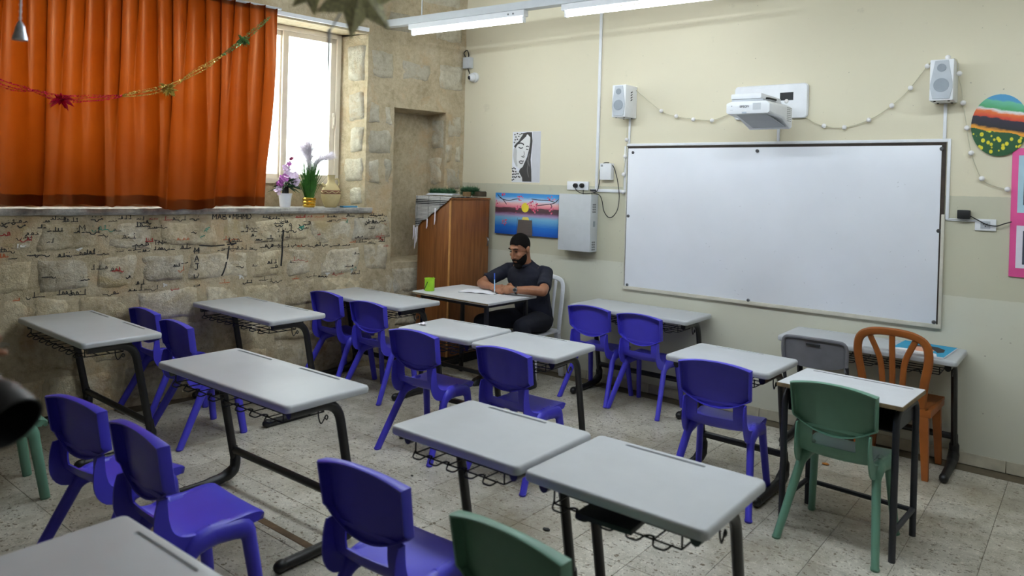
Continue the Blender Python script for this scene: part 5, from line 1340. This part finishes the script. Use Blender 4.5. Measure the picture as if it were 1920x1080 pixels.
cg = MB(); cg.box(A-ax*.055+qm @ Vector((.072, 0, .018)), (.035, .10, .085), mat=qm); cg.build('grip', M['black_plastic'], t, bevel=.012)
hp = thing('person', 'hand of a person holding the black camera at the left photo edge', 'person')
hm = MB(); wrist = at(-185, 636, 1.235); tip = at(-8, 690, 1.185)
f_ = (tip-wrist).normalized()
hand(hm, wrist, f_, upv-f_*upv.dot(f_), -fwd, 1.02, .38)
limb(hm, [wrist-f_*.002, wrist-rgt*.14-upv*.04, wrist-rgt*.30-upv*.10], [.029, .040, .046])
fuse(hm, 'hand', M['skin'], hp, .004, 4)
MB().tube([wrist-rgt*.17-upv*.050, wrist-rgt*.33-upv*.115, wrist-rgt*.48-upv*.13], [.052, .058, .066], 14).build('sleeve', M['shirt'], hp)

# ================================================================== HANGING DECORATIONS
t = thing('hanging_star', 'gold glitter star decoration hanging out of focus at the top photo edge', 'star decoration')
def star(c, R_, r_in, n, th, a0, tilt):
    b = MB(); X = (rgt*math.cos(tilt)+fwd*math.sin(tilt)); Y = upv; Z = X.cross(Y)
    ring = [c+(X*math.cos(a0+PI*k/n)+Y*math.sin(a0+PI*k/n))*(R_ if k % 2 == 0 else r_in) for k in range(2*n)]
    vs_ = ring+[c+Z*th, c-Z*th]; m_ = 2*n
    b.add(vs_, [(k, (k+1) % m_, m_) for k in range(m_)]+[((k+1) % m_, k, m_+1) for k in range(m_)]); return b
c1 = at(672, -14, 1.40); star(c1, .092, .050, 7, .024, PI*.02, .35).build('star', M['star'], t, smooth=0)
c2 = at(585, -26, 1.46); star(c2, .062, .034, 6, .018, PI*.2, -.4).build('star', M['star'], t, smooth=0)
for c in (c1, c2): MB().tube([c, Vector((c.x, c.y, ROOM_H))], .0012, 5).build('thread', M['silver'], t)
MB().tube([c1+(at(617, 50, 1.40)-c1)*.6, at(617, 60, 1.40)], .002, 5).build('thread', M['silver'], t)
MB().tube([at(617, 55, 1.40), at(616, 110, 1.40), at(617, 152, 1.40)], [.003, .004, .002], 8).build('drop', M['silver'], t)
t = thing('hanging_bell', 'small silver bell ornament hanging on a white string at the upper left', 'bell')
bc = at(37, 75, 2.0)
MB().lathe([(.019, 0), (.018, .006), (.014, .020), (.011, .036), (.007, .046), (.002, .052)], 16, bc).build('bell', M['silver'], t)
MB().tube([bc+UZ*.05, bc+Vector((.002, 0, .12)), Vector((bc.x, bc.y, ROOM_H))], .0025, 6).build('string', M['plume'], t)
for k in range(8): MB().ball(bc+UZ*(.06+k*.018), .0042, 8, 6).build('bead', M['plume'], t)

# ================================================================== GRAFFITI ON THE STONE
bvh = BVHTree.FromPolygons([Vector(v) for v in BV[0]], BV[1])
ribbons = {}
def on_wall(s, h):
    o_ = LW(s, h, .25); hit = bvh.ray_cast(o_, -WNRM, .6)
    return (hit[0]+WNRM*.0022) if hit[0] is not None else LW(s, h, .03)
def scribble(pts, w, ink='ink'):
    b = ribbons.setdefault(ink, MB()); P = [Vector((p[0], p[1])) for p in pts]
    if len(P) < 2: return
    D = []
    for i in range(len(P)-1):
        n = max(1, int((P[i+1]-P[i]).length/.012)); D += [P[i].lerp(P[i+1], k/n) for k in range(n)]
    D.append(P[-1]); vs_ = []; fs = []
    for i, p in enumerate(D):
        t_ = D[min(i+1, len(D)-1)]-D[max(i-1, 0)]; t_ = t_.normalized() if t_.length > 1e-9 else Vector((1, 0)); n = Vector((-t_.y, t_.x))*w
        q = on_wall(p.x, p.y); vs_ += [q+WT*n.x+UZ*n.y, q-WT*n.x-UZ*n.y]
        if i: fs.append((2*i-2, 2*i-1, 2*i+1, 2*i))
    b.add(vs_, fs)
GL = {'M': [[(0, 0), (0, 1), (.5, .4), (1, 1), (1, 0)]], 'A': [[(0, 0), (.5, 1), (1, 0)], [(.2, .4), (.8, .4)]], 'B': [[(0, 0), (0, 1), (.7, .9), (.7, .6), (0, .5), (.9, .4), (.9, .05), (0, 0)]], 'H': [[(0, 0), (0, 1)], [(1, 0), (1, 1)], [(0, .5), (1, .5)]], 'D': [[(0, 0), (0, 1), (.7, .9), (1, .5), (.7, .1), (0, 0)]], 'J': [[(.1, 1), (1, 1)], [(.7, 1), (.7, .2), (.4, 0), (0, .2)]], '+': [[(.5, .2), (.5, .8)], [(.2, .5), (.8, .5)]], '7': [[(0, 1), (1, 1), (.3, 0)]], '1': [[(.3, .8), (.6, 1), (.6, 0)]], '5': [[(.9, 1), (.1, 1), (.1, .55), (.7, .55), (.9, .25), (.6, 0), (0, .1)]], 'S': [[(.9, .9), (.4, 1), (.1, .75), (.8, .4), (.7, .05), (0, .1)]], 'T': [[(0, 1), (1, 1)], [(.5, 1), (.5, 0)]], 'I': [[(.5, 0), (.5, 1)]]}
def word(txt, s, h, size, w=.0028, ink='ink', vert=False, gap=1.35):
    for k, ch in enumerate(txt):
        for st in GL.get(ch, []):
            if vert: scribble([(s-x*size*.7, h-k*size*gap-size+y*size) for x, y in st], w, ink)
            else: scribble([(s-(k*size*.95)-x*size*.7, h+y*size) for x, y in st], w, ink)
word('MAB+MHMD', 2.60, 1.412, .044, .0036); word('MAJD', 2.735, 1.19, .050, .0036, vert=True, gap=1.3); word('M7', 1.06, 1.400, .034, .0026); word('TH', 3.04, 1.22, .036, .0024); word('M', 3.55, 1.335, .05, .0022)
g = random.Random(21)
def squiggle(s, h, size, w, ink, n=5):
    """cursive word written from right to left"""
    if 2.2 < s+.06 < 2.72 and (h > 1.37 or s > 2.55): return
    x = s; pts = [(x, h)]
    for k in range(n):
        ty = g.random(); d = size*g.uniform(.5, 1.0)
        if ty < .35: pts += [(x+d*.3, h+size*.35*g.random()), (x+d*.5, h+size*.05), (x+d, h)]
        elif ty < .55: pts += [(x+d*.2, h+size*.5), (x+d*.5, h+size*.55), (x+d*.55, h+size*.15), (x+d*.2, h+size*.1), (x+d, h)]
        elif ty < .72: scribble([(x+d*.3, h), (x+d*.28, h+size*g.uniform(.8, 1.2))], w, ink); pts += [(x+d*.6, h)]
        elif ty < .88:
            pts += [(x+d*.4, h-size*.35), (x+d*.9, h-size*.3), (x+d*1.1, h)]; x += d*.4
        else: pts += [(x+d*.8, h+size*.02)]
        if g.random() < .4: scribble([(x+d*.4, h+size*.65), (x+d*.4+size*.12, h+size*.70)], w*1.2, ink)
        x += d; pts.append((x, h+g.uniform(-.06, .06)*size))
        if g.random() < .22:
            P = [(p.x, p.y) for p in curve_pts([(*p, 0) for p in pts], 3)]; scribble(P, w, ink); x += size*.3; pts = [(x, h)]
    if len(pts) > 1: scribble([(p.x, p.y) for p in curve_pts([(*p, 0) for p in pts], 3)], w, ink)
def ink(): return g.choices(['ink', 'red_paint', 'orange_ink', 'teal_paint'], [20, 2, 2, 1])[0]
for h0, n, lo, hi in ((1.425, 30, .92, 4.15), (1.175, 34, .95, 4.15), (.885, 20, 1.2, 4.15)):
    for k in range(n): squiggle(lo+(hi-lo)*(k+g.random()*.6)/n, h0+g.uniform(-.022, .012), g.uniform(.018, .036), g.uniform(.0020, .0036), ink(), g.randint(3, 5))
for k in range(80): squiggle(g.uniform(.95, 4.1), g.choice([g.uniform(1.2, 1.4), g.uniform(.92, 1.14), g.uniform(1.2, 1.4)]), g.uniform(.018, .044), g.uniform(.0020, .0036), ink(), g.randint(2, 4))
for k in range(6): squiggle(g.uniform(.90, 1.10), g.uniform(1.05, 1.68), g.uniform(.018, .03), .0016, g.choice(['ink', 'red_paint', 'red_paint']), 3)
scribble([(1.995, 1.315), (1.998, 1.22), (1.994, 1.12), (2.0, 1.0)], .0075); scribble([(1.985, 1.31), (2.005, 1.30)], .006)
scribble([(2.46, 1.19), (2.47, 1.10), (2.49, 1.02), (2.52, .95)], .006); scribble([(2.70, 1.205), (2.60, 1.195), (2.50, 1.20), (2.43, 1.21), (2.40, 1.21)], .005); scribble([(2.47, 1.25), (2.44, 1.20), (2.40, 1.215)], .006)
for k in range(5): scribble([(2.70-.01*k, 1.27+.016*k), (2.66-.01*k, 1.285+.016*k)], .0035, 'teal_paint')
for s, h in ((1.83, 1.325), (3.9, 1.25), (1.55, .90), (2.35, .93), (3.55, 1.215), (1.30, .915), (2.95, .9)):
    for q in range(4): scribble([(s+g.uniform(-.02, .02), h+g.uniform(-.012, .012)), (s+g.uniform(-.03, .03), h+g.uniform(-.02, .02))], g.uniform(.003, .007), 'teal_paint' if s == 1.83 else 'chalk')
for k, b in ribbons.items():
    tag(b.build('graffiti', M[k], wall_left, smooth=0, fixn=False), kind='stuff')
